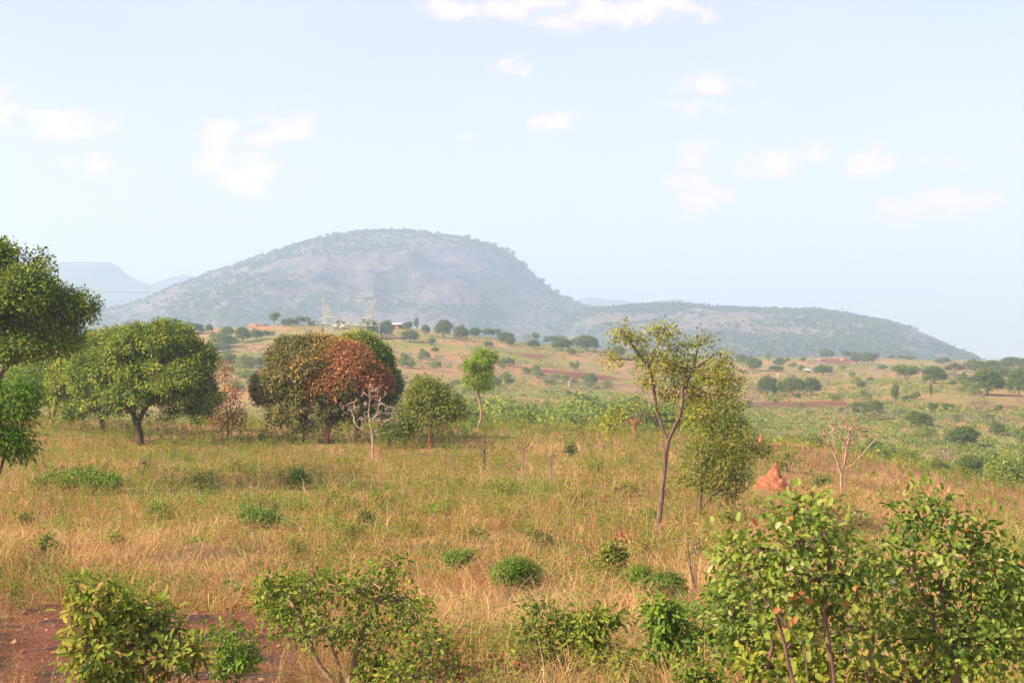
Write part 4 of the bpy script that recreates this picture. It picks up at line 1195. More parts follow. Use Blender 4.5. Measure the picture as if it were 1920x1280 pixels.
MORE = [
    (1062, 20.5, 1150, 32, 'yellowgreen', 'airy light-green sapling right of the airy bush with dark stems'), (700, 18.5, 1205, 34, 'yellowgreen', 'low light-green bush under the right arm of the tangled shrub'),
    (445, 21.0, 1150, 30, 'fresh', 'fresh-green sapling left of the tangled shrub at the edge of the bare soil'),
    (1330, 15.5, 1195, 38, 'yellowgreen', 'loose light-green bush between the drooping bush and the big broad-leaved ones'), (1190, 18.5, 1215, 30, 'yellowgreen', 'low yellow-green bush at the bottom between the upright and the drooping one'),
    (930, 19.5, 1215, 30, 'yellowgreen', 'low light-green bush right of the red-leaved one'), (1360, 27.0, 1060, 30, 'olive', 'slim olive sapling left of the top of the left broad-leaved bush'),
    (1305, 26.0, 1130, 30, 'fresh', 'fresh-green sapling at the foot of the thin brown saplings'), (520, 27.0, 1080, 34, 'yellowgreen', 'light green bush behind the left arm of the tangled shrub'),
    (1880, 22.0, 1010, 40, 'fresh', 'green bush in the straw behind the right-edge bush'),
    (1660, 30.0, 1010, 34, 'olive', 'olive bush in the straw between the tops of the two broad-leaved bushes'), (1150, 34.0, 1010, 20, 'olive', 'small olive bush in the straw below the small weathered mound'),
    (770, 26.0, 1110, 30, 'yellowgreen', 'light green sapling behind the right side of the tangled shrub'), (1440, 24.0, 1080, 30, 'yellowgreen', 'yellow-green sapling behind the left broad-leaved bush'),
]
for (u, Y, top, hw, lm, lab) in MORE:
    g0 = (HR - gz((u - 960) / F * Y, Y) / Y * F)
    hgt = g0 - top
    lb = []
    for q in range(8):
        a = rng.uniform(-1, 1)
        lb.append((u + a * hw, top + hgt * rng.uniform(.12, .7) * (1 + .0 * a), hw * rng.uniform(.35, .7), min(hgt * .16, hw * .6) * rng.uniform(.7, 1.2), rng.uniform(-.3, .3)))
    near_bush(u, Y, [[(u, g0 - hgt * .2), (u + 4, g0 - hgt * .5), (u + rng.uniform(-8, 8), top + 20)], [(u - 10, g0 - hgt * .3), (u - hw * .7, g0 - hgt * .6)], [(u + 10, g0 - hgt * .3), (u + hw * .7, g0 - hgt * .6)]], lb, lm, lab, 'green_bush', R=0.02,
              n_t=120, ncl=120, nper=9, ln=0.07 + 0.0008 * Y, wd=0.034 + 0.0004 * Y, rc=0.12, tint0=0.5, hue=0.2, droop=0.3, rmax=1.2, group='bushes at the bottom of the picture')

# ------------------------------------------------------------------ distant trees: prototypes 6 m wide and 6 m high, then copies
def proto(name, lobes, leafm, bark, stem, n_t, n_cl, nper, rc, ln, R=0.16, label='x', **kw):
    base = np.zeros(3)
    kw.setdefault('hue', 0.18)
    return tree(name, label, 'tree', base, stem, lobes, R, leafm, bark, n_t=n_t, n_cl=int(n_cl * 1.3), nper=int(nper * 1.5), rc=rc * .8, ln=ln, wd=ln * 0.6, rt=0.02, subl=None if leafm == 'brownscrub' else (34, .45, .85), step=0.5, sides=6, **kw)


ST = [[(0, 0, -0.6), (0, 0, 0.5), (0.05, 0, 1.4)], [(0, 0, 0.9), (0.8, 0.2, 2.0)], [(0, 0, 0.9), (-0.8, -0.2, 2.1)]]
STT = [[(0, 0, -0.6), (0.1, 0, 1.2), (0.05, 0, 2.8), (0, 0, 4.0)]]
RND = [(0, 0, 3.1, 2.8, 2.6, 2.5), (-1.4, .5, 2.4, 1.8, 1.8, 1.9), (1.4, -.4, 2.5, 1.8, 1.8, 1.9), (.2, -.6, 4.2, 1.9, 1.6, 1.7)]
RND2 = [(-.9, 0, 3.0, 2.2, 2.2, 2.3), (1.2, .3, 2.8, 2.0, 2.0, 2.2), (.3, -.5, 4.4, 1.6, 1.4, 1.6), (-1.8, .2, 2.0, 1.3, 1.2, 1.5)]
FLT = [(-1.5, 0, 4.2, 1.6, 1.6, 1.4), (1.3, .3, 4.4, 1.8, 1.7, 1.5), (0, -.5, 3.6, 1.6, 1.5, 1.5), (.3, 1, 4.8, 1.5, 1.4, 1.0), (-2.2, .5, 3.0, .9, .9, 1.1), (2.1, 0, 3.0, 1, 1, 1.2)]
TAL = [(0, 0, 4.6, 1.6, 1.5, 1.3), (.8, 0, 3.3, 1.5, 1.4, 1.2), (-1, 0.2, 3.6, 1.4, 1.4, 1.2), (0.2, 0, 2.3, 1.3, 1.2, .9)]
LOW_ = [(0, 0, 2.4, 2.8, 2.6, 2.0), (-1.6, .4, 2.0, 1.6, 1.6, 1.6), (1.6, -.2, 2.2, 1.5, 1.6, 1.8), (.3, -.5, 3.8, 1.7, 1.6, 1.7)]
PR = {
    'rd': lambda: proto('round_tree', RND, 'far', 'dark', ST, 60, 230, 14, 0.55, 0.30),
    're': lambda: proto('round_tree', RND2, 'far', 'dark', ST, 60, 230, 14, 0.5, 0.30, tint0=0.55),
    'fl': lambda: proto('flat_topped_tree', FLT, 'far', 'brown', ST, 60, 170, 13, 0.5, 0.28, tint0=0.55, minz=1),
    'ta': lambda: proto('slender_far_tree', TAL, 'farb', 'brown', STT, 50, 120, 12, 0.5, 0.28, tint0=0.3),
    'li': lambda: proto('light_green_tree', LOW_, 'farb', 'brown', ST, 50, 200, 13, 0.55, 0.30, tint0=0.35),
    'lo': lambda: proto('light_green_tree', RND2, 'farb', 'tan', ST, 60, 150, 12, 0.55, 0.30, tint0=0.6),
    'br': lambda: proto('bare_far_tree', RND, 'brownscrub', 'grey', ST, 140, 90, 8, 0.5, 0.2, tint0=0.4),
    'ru': lambda: proto('rust_tree', RND, 'rust', 'dark', ST, 50, 200, 13, 0.5, 0.3, tint0=0.15),
}
made = {}


def put_tree(kind, u, row, w, h, label, group, Y=None, rz=None):
    b_ = at_row(u, row) if Y is None else at_depth(u, Y)
    Yd = b_[1]
    if kind not in made:
        o = made[kind] = PR[kind]()
    else:
        src = made[kind]
        o = src.copy()
        C.objects.link(o)
        for ch in src.children:
            c = ch.copy()
            c.parent = o
            C.objects.link(c)
    o.location = b_
    s_ = Yd / F
    o.scale = (w * s_ / 6.0, w * s_ / 6.0, h * s_ / 5.9)
    o.rotation_euler = (0, 0, rng.uniform(0, 6.28) if rz is None else rz)
    o['label'] = label
    o['category'] = 'tree'
    o['group'] = group
    return o


GR, GL, GM, GP = 'trees along the far ridge', 'trees on the left far ridge', 'trees on the right-hand plain', 'trees on the right far slope'
FAR = [
    # left ridge
    ('rd', 312, 618, 56, 24, 'broad dark tree on the ridge above the big mango tree', GL), ('rd', 358, 628, 46, 21, 'low broad dark tree just right of the broad ridge tree above the mango', GL),
    ('re', 392, 624, 13, 16, 'narrow dark tree standing above the gap right of the big mango', GL), ('li', 403, 637, 22, 16, 'pale green tree on the slope right of the narrow dark one', GL),
    ('rd', 426, 633, 27, 20, 'round tree in the left ridge clump, upper middle', GL), ('re', 420, 650, 54, 25, 'widest tree of the clump on the left far slope', GL),
    ('rd', 455, 640, 30, 27, 'tallest round tree of the left slope clump', GL), ('re', 481, 635, 25, 19, 'round tree near the right end of the left slope clump', GL),
    ('fl', 503, 635, 22, 16, 'flat tree at the right end of the left slope clump', GL), ('re', 531, 646, 19, 19, 'lone dark round tree above the dusty mango tree', GL),
    ('fl', 514, 614, 26, 23, 'umbrella tree alone on the skyline of the far ridge beside the low brick wall', GL), ('re', 543, 614, 30, 14, 'low tree on the ridge right of the umbrella tree', GL),
    ('fl', 567, 613, 26, 16, 'flat tree on the ridge left of the pylon', GL), ('re', 590, 613, 24, 10, 'low tree on the ridge just left of the pylon arm', GL),
    ('ru', 214, 619, 18, 11, 'small reddish tree on the skyline above the yellow-green mango', GL), ('re', 165, 622, 13, 17, 'small tree on the skyline beside the tall edge tree', GL),
    ('rd', 410, 662, 52, 17, 'low wide tree crossed by the power lines right of the big mango', GL), ('rd', 492, 689, 30, 19, 'dark tree in the hollow left of the dusty mango', GL),
    ('lo', 460, 696, 38, 32, 'light green tree in the hollow left of the dusty mango', GL), ('re', 428, 690, 30, 27, 'green tree in the hollow beside the big mango', GL), ('li', 470, 712, 40, 20, 'lime scrub tree at the foot of the hollow', GL),
    ('ta', 605, 634, 9, 19, 'slender small tree seen inside the left leg of the pylon', GR), ('re', 637, 614, 20, 13, 'tree behind the middle of the pylon arm', GR),
    ('rd', 692, 634, 34, 35, 'dark tree behind the right leg of the pylon', GR), ('rd', 725, 634, 26, 33, 'tall dark tree left of the long brick house', GR),
    # ridge right of the pylon
    ('re', 765, 620, 21, 15, 'small round tree right of the long brick house', GR), ('ta', 781, 624, 12, 26, 'pointed tall tree on the ridge right of the brick house', GR),
    ('rd', 769, 642, 33, 21, 'dark round tree on the slope below the brick house', GR), ('rd', 798, 629, 17, 19, 'dark tree just right of the pointed tall one', GR),
    ('re', 809, 649, 17, 15, 'small dark round bush-like tree alone below the ridge trees', GR), ('rd', 832, 634, 34, 32, 'largest dark tree of the ridge, right of the brick house', GR),
    ('re', 863, 639, 27, 28, 'second largest ridge tree, right of the largest', GR), ('rd', 890, 632, 27, 18, 'dark tree at the end of the ridge row above the lime tree', GR),
    ('re', 816, 659, 14, 9, 'tiny dark bush below the ridge trees', GR), ('fl', 921, 634, 31, 18, 'flat-topped tree on the skyline above the lime tree', GR),
    ('rd', 948, 643, 31, 19, 'bright round tree on the ridge right of the lime tree', GR), ('rd', 957, 650, 18, 17, 'small dark round tree touching the bright ridge tree', GR),
    ('re', 915, 653, 17, 12, 'small round bush-like tree above the top of the lime tree', GR), ('br', 986, 640, 19, 19, 'grey thin-leaved tree on the skyline', GR),
    ('fl', 1005, 642, 18, 19, 'thin dark tree beside the grey one on the skyline', GR), ('rd', 1000, 654, 22, 15, 'compact dark tree below the grey skyline pair', GR),
    ('fl', 1042, 642, 43, 18, 'wide umbrella-shaped tree on the ridge left of the slender tree', GR), ('rd', 1054, 659, 39, 22, 'wide dark mango-like tree below the umbrella-shaped one', GR),
    ('re', 1082, 651, 24, 18, 'round tree on the ridge left of the slender tree top', GR), ('rd', 1100, 660, 42, 28, 'broadest dark tree on the ridge close to the slender tree', GR),
    ('li', 1071, 667, 24, 13, 'greyish bush-like tree under the wide dark one', GR), ('ta', 1083, 693, 11, 16, 'small lone light tree on the bare slope', GR),
    ('re', 719, 666, 19, 16, 'small dark tree right of the pylon foot', GR), ('re', 1108, 727, 23, 27, 'green tree on the slope left of the slender tree', GR),
    ('rd', 1160, 672, 30, 20, 'dark tree behind the left top of the slender tree', GR), ('rd', 1205, 676, 30, 20, 'dark blue-green tree seen through the slender tree crown', GR), ('re', 1240, 680, 26, 18, 'dark tree seen through the middle of the slender tree crown', GR),
    # right plain
    ('re', 1365, 680, 20, 13, 'small dark tree right of the slender tree at the hill foot', GM), ('rd', 1391, 683, 24, 18, 'round dark tree at the left end of the plain tree row', GM), ('re', 1413, 695, 36, 26, 'big tree in the left group at the foot of the low hill', GM),
    ('ta', 1441, 681, 16, 20, 'pointed tree in the left group at the hill foot', GM), ('rd', 1462, 687, 24, 16, 'round tree right of the pointed one', GM), ('re', 1477, 680, 9, 9, 'tiny round tree on the horizon line of the plain', GM),
    ('li', 1487, 689, 19, 10, 'low light tree right of the left plain group', GM), ('rd', 1455, 697, 28, 11, 'low dark tree line below the left plain group', GM), ('re', 1506, 678, 13, 9, 'tiny dark bush-tree left of the red homestead', GM),
    ('re', 1549, 672, 24, 18, 'round tree right behind the red homestead', GM), ('fl', 1590, 673, 25, 14, 'pale round tree right of the red homestead', GM), ('rd', 1606, 682, 22, 18, 'dark tree right of the red homestead', GM),
    ('rd', 1626, 684, 26, 22, 'darkest tree right of the red homestead', GM), ('ru', 1621, 670, 24, 9, 'brownish tree top above the darkest plain tree', GM), ('ru', 1642, 676, 16, 13, 'reddish-brown round tree on the plain', GM),
    ('re', 1655, 694, 18, 10, 'small green tree below the reddish-brown one', GM), ('re', 1671, 674, 10, 8, 'tiny tree on the plain below the hill foot', GM), ('re', 1690, 675, 12, 8, 'tiny tree right of the other tiny one below the hill foot', GM),
    ('li', 1705, 676, 22, 9, 'pale low tree at the foot of the right hill end', GM),
    ('rd', 1438, 744, 36, 38, 'dark round mango-like tree, left of three on the right slope', GP), ('rd', 1464, 740, 16, 24, 'narrow dark tree squeezed between two dark round ones', GP), ('re', 1487, 742, 34, 36, 'dark round tree, middle of three on the right slope', GP),
    ('rd', 1521, 741, 35, 32, 'dark round tree, right end of three on the right slope', GP), ('br', 1410, 754, 46, 32, 'grey leafless spreading tree before the three dark round ones', GP),
    ('re', 1404, 764, 13, 15, 'small dark round tree beside the grey leafless one', GP), ('re', 1577, 772, 10, 11, 'tiny dark tree by the red earth road', GP), ('ta', 1502, 700, 15, 14, 'light green small tree below the left plain group', GP),
    ('re', 1544, 705, 34, 18, 'green tree midway below the red homestead', GP), ('fl', 1628, 786, 54, 34, 'flat spreading dark green tree behind the pale bare spreading tree', GP), ('br', 1636, 742, 9, 11, 'small dark bare tree in the dry grass', GP),
    ('fl', 1700, 719, 62, 30, 'wide flat-crowned bright tree on the right slope', GP), ('rd', 1752, 721, 46, 30, 'dense round tree joined to the right side of the wide flat one', GP), ('ta', 1679, 764, 20, 44, 'slim tall olive tree standing alone on the right slope', GP),
    ('ta', 1745, 752, 11, 32, 'thin upright small tree under the dense round one', GP), ('li', 1722, 694, 20, 9, 'low pale tree behind the wide flat one', GP), ('re', 1748, 694, 28, 11, 'low dark tree behind the dense round one', GP),
    ('br', 1788, 719, 30, 28, 'brown thin-leaved tree left of the huge dark one', GP), ('rd', 1808, 722, 20, 13, 'small dark tree under the brown thin-leaved one', GP), ('rd', 1852, 740, 66, 46, 'huge dark round tree with a black shadow on dry grass, right', GP),
    ('rd', 1912, 744, 44, 52, 'huge dark tree cut by the right edge', GP), ('re', 1828, 697, 40, 24, 'green tree in the back row at the right', GP), ('rd', 1860, 700, 36, 24, 'middle tree of the back row at the right', GP),
    ('fl', 1880, 717, 34, 28, 'pale-trunked tree in front of the back row at the right', GP), ('rd', 1898, 693, 46, 23, 'tallest dark tree of the back row, touching the sky at right', GP), ('ru', 1790, 698, 34, 17, 'brownish tree at the left end of the back row', GP),
    ('li', 1768, 683, 30, 13, 'pale hazy tree at the foot of the right hill end', GP), ('br', 1830, 770, 42, 40, 'thin flat-topped tree with a dark forked trunk under the huge dark one', GP), ('re', 1722, 800, 58, 28, 'dark green irregular tree in the right valley scrub', GP),
    ('re', 1748, 767, 25, 14, 'small dark tree above the irregular one', GP), ('re', 1778, 768, 30, 13, 'low dark tree right of the small dark one', GP), ('lo', 1685, 782, 26, 17, 'light green bushy tree under the slim tall olive one', GP),
    ('lo', 1793, 788, 24, 15, 'bright small tree in the right valley scrub', GP), ('lo', 1736, 828, 42, 30, 'bright yellow-green tree in the right valley', GP), ('rd', 1806, 838, 62, 38, 'dark low tree right of the bright yellow-green one', GP),
    ('re', 1870, 815, 34, 24, 'green tree by the right edge above the lime bush', GP), ('li', 1915, 828, 34, 24, 'light green tree at the right edge above the lime bush', GP), ('re', 1855, 790, 22, 14, 'small green tree on the slope near the right edge', GP),
]
for (kd, u, row, w, h, lab, grp) in FAR:
    put_tree(kd, u, row, w * 1.04, h * 1.06, lab, grp)

# nearer shrubs and trees in the valley just beyond the near crest (depth given, feet hidden)
VAL = [
    ('lo', 1888, 128, 92, 90, 'big lime-green bush-like tree at the right edge below the dry slope', None), ('rd', 1818, 150, 48, 50, 'dark round tree left of the big lime one in the right valley', None),
    ('li', 1762, 140, 60, 52, 'light olive shrubby tree in the right valley middle', None), ('lo', 1700, 132, 46, 60, 'upright light green shrubby tree right of the pale bare spreading tree', None), ('li', 1655, 150, 40, 46, 'olive shrubby tree behind the pale bare spreading tree', None),
    ('re', 1640, 170, 46, 50, 'shady tree behind the crown of the pale bare spreading tree', None), ('li', 1850, 175, 60, 46, 'olive tree behind the dark round one of the right valley', None), ('lo', 1565, 138, 34, 44, 'bright green tree just left of the pale bare spreading tree', None),
    ('li', 1790, 118, 60, 34, 'low shrub tree on the right valley edge by the thin red spire', None), ('li', 1935, 165, 70, 70, 'olive tree at the right edge behind the lime one', None), ('br', 1770, 190, 44, 44, 'pale dead-branched tree in the right valley', None),
]
for (kd, u, Yv, w, h, lab, _n) in VAL:
    put_tree(kd, u, 0, w, h, lab, 'trees in the right valley', Y=Yv)
r2 = np.random.default_rng(5)
k = 0
for gx in range(20):
    for gyy in range(4):
        u = 770 + gx * 31 + r2.uniform(-14, 14)
        Yv = 168 + gyy * 30 + r2.uniform(-12, 12)
        if u > 1400 - (3 - gyy) * 0 or r2.random() < 0.14:
            continue
        kd = r2.choice(['li', 'lo', 'li', 're', 'lo', 'rd', 'ta', 'br'], p=[.2, .2, .15, .12, .13, .07, .08, .05])
        hp = r2.uniform(34, 56) * (1.0 if gyy > 0 else 1.12)
        # crowns must reach above the crest: height from the terrain
        g0 = gz((u - 960) / F * Yv, Yv)
        top_row = r2.uniform(738, 794) - (3 - gyy) * -2
        hm = max(3.0, min(9.5, (HR - top_row) / F * Yv - g0))
        hp = hm / Yv * F
        wp = hp * r2.uniform(0.9, 1.5)
        lab = {'li': 'one of the olive-green trees packed on the valley floor behind the near crest', 'lo': 'one of the light yellow-green trees packed on the valley floor behind the crest',
               're': 'one of the darker green trees packed on the valley floor behind the crest', 'rd': 'one of the roundest dark trees on the valley floor behind the crest',
               'ta': 'one of the narrow upright trees on the valley floor behind the crest', 'br': 'one of the greyish leafless trees on the valley floor behind the crest'}[kd]
        put_tree(kd, u, 0, wp, hp, lab, 'trees packed on the valley floor', Y=Yv)
for j in range(16):
    u = r2.uniform(1400, 1690); Yv = r2.uniform(135, 185)
    g0 = gz((u - 960) / F * Yv, Yv)
    hm = max(2.0, min(6, (HR - (r2.uniform(815, 850))) / F * Yv - g0))
    put_tree(r2.choice(['li', 'lo', 're']), u, 0, hm / Yv * F * 1.1, hm / Yv * F, 'one of the low shrubby trees behind the crest near the red cone', 'shrubby trees behind the right crest', Y=Yv)
for j in range(42):
    u = r2.uniform(740, 1180); row = r2.uniform(0, 1) * 62 + np.interp(u, [740, 1180], [668, 700])
    kd = r2.choice(['li', 'lo', 're', 'ta'], p=[.4, .25, .2, .15])
    w = r2.uniform(13, 24)
    put_tree(kd, u, row, w, w * r2.uniform(.7, 1.1), 'one of the small light green trees scattered over the slope below the far ridge', 'small trees scattered over the far slope')
for j in range(40):
    u = r2.uniform(1380, 1920); row = r2.uniform(693, 772)
    kd = r2.choice(['li', 'lo', 're', 'br'], p=[.45, .25, .2, .1])
    w = r2.uniform(11, 26)
    put_tree(kd, u, row, w, w * r2.uniform(.5, .8), 'one of the small bushy trees dotted over the right-hand plain and slope', 'small trees dotted over the right plain')
for j in range(14):
    u = r2.uniform(430, 500); row = r2.uniform(690, 735)
    w = r2.uniform(14, 26)
    put_tree(r2.choice(['li', 'lo']), u, row, w, w * .6, 'one of the lime scrub trees in the gap between the two big mangoes', 'scrub trees in the gap between the mangoes')

# skyline trees on the hills
def sky_tree(u, pts, Yc, lab, grp, h):
    p = np.array(pts, float)
    row = np.interp(u, p[:, 0], p[:, 1])
    kd = r2.choice(['fl', 're', 'fl', 'ta'])
    o = put_tree(kd, u, 0, h * r2.uniform(.9, 1.7), h, lab, grp, Y=Yc)
    o.location.z = (HR - row) / F * Yc - 4.0
    return o

for u in np.concatenate([np.linspace(250, 630, 26), np.linspace(645, 880, 19), np.linspace(895, 1100, 16)]):
    u = u + r2.uniform(-6, 6)
    if u < 640: lab = 'one of the tiny trees along the left shoulder skyline of the granite dome'
    elif u < 885: lab = 'one of the tiny umbrella trees on the summit skyline of the granite dome'
    else: lab = 'one of the tiny trees along the steep right skyline of the granite dome'
    sky_tree(u, DOME, 2500, lab, 'tiny trees on the dome skyline', r2.uniform(7, 12))
for u in np.linspace(1120, 1800, 40):
    u = u + r2.uniform(-8, 8)
    lab = 'one of the tiny trees on the skyline of the low wooded hill' if u < 1720 else 'one of the tiny feathery trees on the right end skyline of the low hill'
    sky_tree(u, LOW, 2150, lab, 'tiny trees on the low hill skyline', r2.uniform(5, 9))

# each repeat gets a label of its own: nearest landmark and order from the left
ORD = ['leftmost', 'second', 'third', 'fourth', 'fifth', 'sixth', 'seventh', 'eighth', 'ninth', 'tenth', 'eleventh', 'twelfth', 'thirteenth', 'fourteenth', 'fifteenth']
LAND = [(250, 'above the big mango'), (470, 'between the two mangoes'), (610, 'above the dusty mango'), (700, 'above the rust-brown mango'), (805, 'above the bushy two-stemmed tree'), (898, 'behind the lime-green tree'),
        (1000, 'right of the lime-green tree'), (1090, 'midway to the slender tree'), (1190, 'above the pollarded tree'), (1270, 'behind the slender tree'), (1350, 'behind the dense leafy tree'),
        (1440, 'above the big termite mound'), (1520, 'near the three round trees'), (1600, 'above the bare spreading tree'), (1700, 'by the wide flat-crowned tree'), (1780, 'left of the huge dark tree'), (1870, 'under the huge dark tree')]
KN = {'round_tree': 'dark tree', 'flat_topped_tree': 'flat-topped tree', 'slender_far_tree': 'slender tree', 'light_green_tree': 'light green tree', 'bare_far_tree': 'greyish leafless tree', 'rust_tree': 'rusty tree'}
WH = {'trees packed on the valley floor': 'on the valley floor', 'small trees scattered over the far slope': 'on the far slope', 'small trees dotted over the right plain': 'on the right plain',
      'shrubby trees behind the right crest': 'just over the right crest', 'scrub trees in the gap between the mangoes': 'in the hollow', 'tiny trees on the dome skyline': 'on the dome skyline',
      'tiny trees on the low hill skyline': 'on the low hill skyline'}
bk = {}
for o in list(C.objects):
    if o.parent is None and o.get('group') in WH and str(o.get('label', '')).startswith('one of'):
        u = 960 + F * o.location.x / o.location.y
        land = min(LAND, key=lambda q: abs(q[0] - u))[1]
        bk.setdefault((WH[o['group']], KN[o.name.split('.')[0]], land), []).append((u, o))
for (wh, kn, land), lst in bk.items():
    lst.sort(key=lambda q: q[0])
    for q, (u, o) in enumerate(lst):
        pre = '' if len(lst) == 1 else (ORD[q] + (' ' if q == 0 else ' from left, '))
        o['label'] = f'{pre}{kn} {wh} {land}'

# ------------------------------------------------------------------ uncountable cover: woods on the hills, scrub on the slopes
def blobs(P, size, nper, ln, mat_, name, label, tints, flat=0.6, lmax=9.0):
    pts = np.concatenate([P, nrm(rng.normal(size=P.shape) + np.array([0, 0, 0.6]))], 1)
    n = len(P)
    c = np.repeat(P, nper, 0)
    sz = np.repeat(size, nper)
    d = nrm(rng.normal(size=(n * nper, 3)))
    off = d * sz[:, None] * rng.uniform(0.5, 1.0, (n * nper, 1)) * np.array([1, 1, flat])
    off[:, 2] = np.abs(off[:, 2]) * 1.1
    l_ = np.minimum(sz * ln, lmax) * rng.uniform(.7, 1.3, n * nper)
    V, Q, k = leaves(c + off - d * (l_ * 0.5)[:, None], d + rng.normal(size=d.shape) * .5, l_, l_ * 0.75, 0.4)
    t = np.clip(np.repeat(tints, nper) + rng.normal(size=n * nper) * 0.1, 0, 1)
    o = link(name, mesh_np(name, V, Q, LM[mat_], t))
    return tag(o, label, None, None, 'stuff')


def hill_wood(G, n, dens, name, label):
    X, Yg, Z, b = G
    nx_, ny_ = X.shape
    i = rng.uniform(0, nx_ - 1.01, n * 6); j = rng.uniform(0, ny_ * 0.72, n * 6)
    ii, jj = i.astype(int), np.minimum(j.astype(int), ny_ - 2)
    fi, fj = i - ii, j - jj
    def bl(A):
        return (A[ii, jj] * (1 - fi) + A[ii + 1, jj] * fi) * (1 - fj) + (A[ii, jj + 1] * (1 - fi) + A[ii + 1, jj + 1] * fi) * fj
    P = np.stack([bl(X), bl(Yg), bl(Z)], 1)
    bb = bl(b)
    q = fbm(P[:, 0] / 150, P[:, 1] / 100 + P[:, 2] / 60, 4, 15)
    keep = (q + rng.normal(size=len(q)) * 0.06 - bb * 0.3 > dens) & (P[:, 2] > -20)
    P = P[keep][:n]
    return blobs(P, rng.uniform(2.2, 5.5, len(P)), 9, 0.9, 'farh', name, label, rng.uniform(0.1, 0.9, len(P)))


hill_wood(G_DOME, 7000, 0.495, 'dome_woods', 'hazy blue-green woods on the flanks of the granite dome')
hill_wood(G_LOW, 8000, 0.46, 'hill_woods', 'hazy woods covering the low hill')


def scatter(n, u0, u1, Y0, Y1, pw=0.0):
    u = rng.uniform(u0, u1, n)
    t = rng.uniform(0, 1, n)
    Y = np.exp(np.log(Y0) + t * (np.log(Y1) - np.log(Y0))) if pw == 0 else (Y0 ** -pw + t * (Y1 ** -pw - Y0 ** -pw)) ** (-1 / pw)
    x = (u - 960) / F * Y
    return x, Y, ground_z(x, Y), u


x, Y, z, u = scatter(56000, -500, 2500, 120, 1100)
q = fbm(x / 26, Y / 34, 4, 33) + 0.10 * np.exp(-((Y - 230) / 90) ** 2)
row = HR - z / Y * F
k = (q + rng.normal(size=len(q)) * 0.07 > 0.49)
s_, c_, g_z = zones(x, Y)
k &= s_ < 0.4
x, Y, z = x[k], Y[k], z[k]
blobs(np.stack([x, Y, z], 1), np.clip(rng.gamma(4, 0.24, len(x)), 0.35, 2.3), 26, 0.36, 'farb', 'valley_scrub', 'low green scrub covering the far slopes and valley', rng.uniform(0.0, 0.9, len(x)), 0.8, 0.36)

# ------------------------------------------------------------------ grass and weeds of the near slope
def blades(x, y, z, h, w, lean, name, label, matn, tint, curl=1.0, dirp=None):
    n = len(x)
    a = rng.uniform(0, 2 * math.pi, n) if dirp is None else dirp + rng.normal(size=n) * 0.9
    D = np.stack([np.cos(a), np.sin(a), np.zeros(n)], 1)
    sa = rng.uniform(0, 2 * math.pi, n)
    S = np.stack([np.cos(sa), np.sin(sa), np.zeros(n)], 1) * (w / 2)[:, None]
    P = np.stack([x, y, z - 0.03], 1)
    up = np.array([0, 0, 1.0])
    L1 = lean[:, None]
    m_ = P + up * (h * 0.55)[:, None] * (1 - 0.3 * L1 ** 2) + D * (h * 0.35)[:, None] * L1
    e = P + up * (h * (1.0 - 0.62 * lean * curl))[:, None] + D * h[:, None] * L1 * 0.95
    V = np.stack([P - S, P + S, m_ + S * 0.8, m_ - S * 0.8, e + S * 0.25, e - S * 0.25], 1).reshape(-1, 3)
    i = np.arange(n)[:, None] * 6
    Q = np.stack([i + np.array([0, 1, 2, 3]), i + np.array([3, 2, 4, 5])], 1).reshape(-1, 4)
    o = link(name, mesh_np(name, V, Q, LM[matn], np.repeat(tint, 2)))
    return tag(o, label, None, None, 'stuff')


def tufts(n, per, Y0, Y1, u0=-200, u1=2120, pw=0.5):
    x, Y, z, u = scatter(n, u0, u1, Y0, Y1, pw)
    return x, Y, z, u


CLEAR = [(u_, r_, w_) for u_, r_, w_ in [(958, 1128, 50), (877, 1098, 24), (1213, 1140, 22), (1262, 1148, 24), (492, 985, 26), (699, 856, 14), (1237, 990, 18), (1296, 1150, 26), (1447, 916, 50), (1163, 1012, 20), (1578, 930, 14),
                                            (908, 880, 12), (978, 893, 12), (1032, 893, 10), (261, 832, 20), (611, 833, 16), (806, 840, 14), (366, 1268, 16), (1068, 858, 14), (845, 1280, 60)]]
CLR = [(at_row(min(max(u_, 0), 1920), r_), w_) for u_, r_, w_ in CLEAR]


def opn(x, y):
    m_ = np.ones_like(x)
    for (p, w_) in CLR:
        s_ = p[1] / F
        dy = p[1] - y
        d = np.abs(x * p[1] / np.maximum(y, 1) - p[0]) / (w_ * s_)
        m_ = np.minimum(m_, 1 - 0.93 * (d < 1) * (dy > -0.4) * (dy < 3.2 + 0.06 * p[1]))
    return m_


# dry straw
x, Y, z, u = tufts(60000, 1, 9, 122, pw=0.25)
soil, char, green = zones(x, Y)
strawn = fbm(x / 3.4, Y / 3.4, 3, 77)
lodged = sstep(0.47, 0.56, strawn) * sstep(75, 60, Y)
band = sstep(60, 30, Y) * 0.45 + sstep(1000, 1300, u) * 0.25 + 0.35
k = (rng.uniform(0, 1, len(x)) < band + 0.25 * lodged - 0.3 * green) & (rng.uniform(0, 1, len(x)) > soil * 0.97) & (rng.uniform(0, 1, len(x)) < opn(x, Y) + 0.12)
x, Y, z, u, lodged = x[k], Y[k], z[k], u[k], lodged[k]
per = 7
n = len(x) * per
sp_ = 0.05 + 0.0022 * np.repeat(Y, per)
X2 = np.repeat(x, per) + rng.normal(size=n) * sp_
Y2 = np.repeat(Y, per) + rng.normal(size=n) * sp_
Z2 = ground_z(X2, Y2)
lg = np.repeat(lodged, per)
hh = rng.uniform(0.22, 0.62, n) * (1 + 1.0 * lg) * np.repeat(rng.uniform(0.7, 1.3, len(x)), per)
ww = 0.0045 + 0.00020 * Y2
vr_ = fbm(X2 / 3.0, Y2 / 4.0, 3, 201)
hh = hh * (0.55 + 0.9 * sstep(.35, .65, fbm(X2 / 1.3, Y2 / 1.3, 3, 211)))
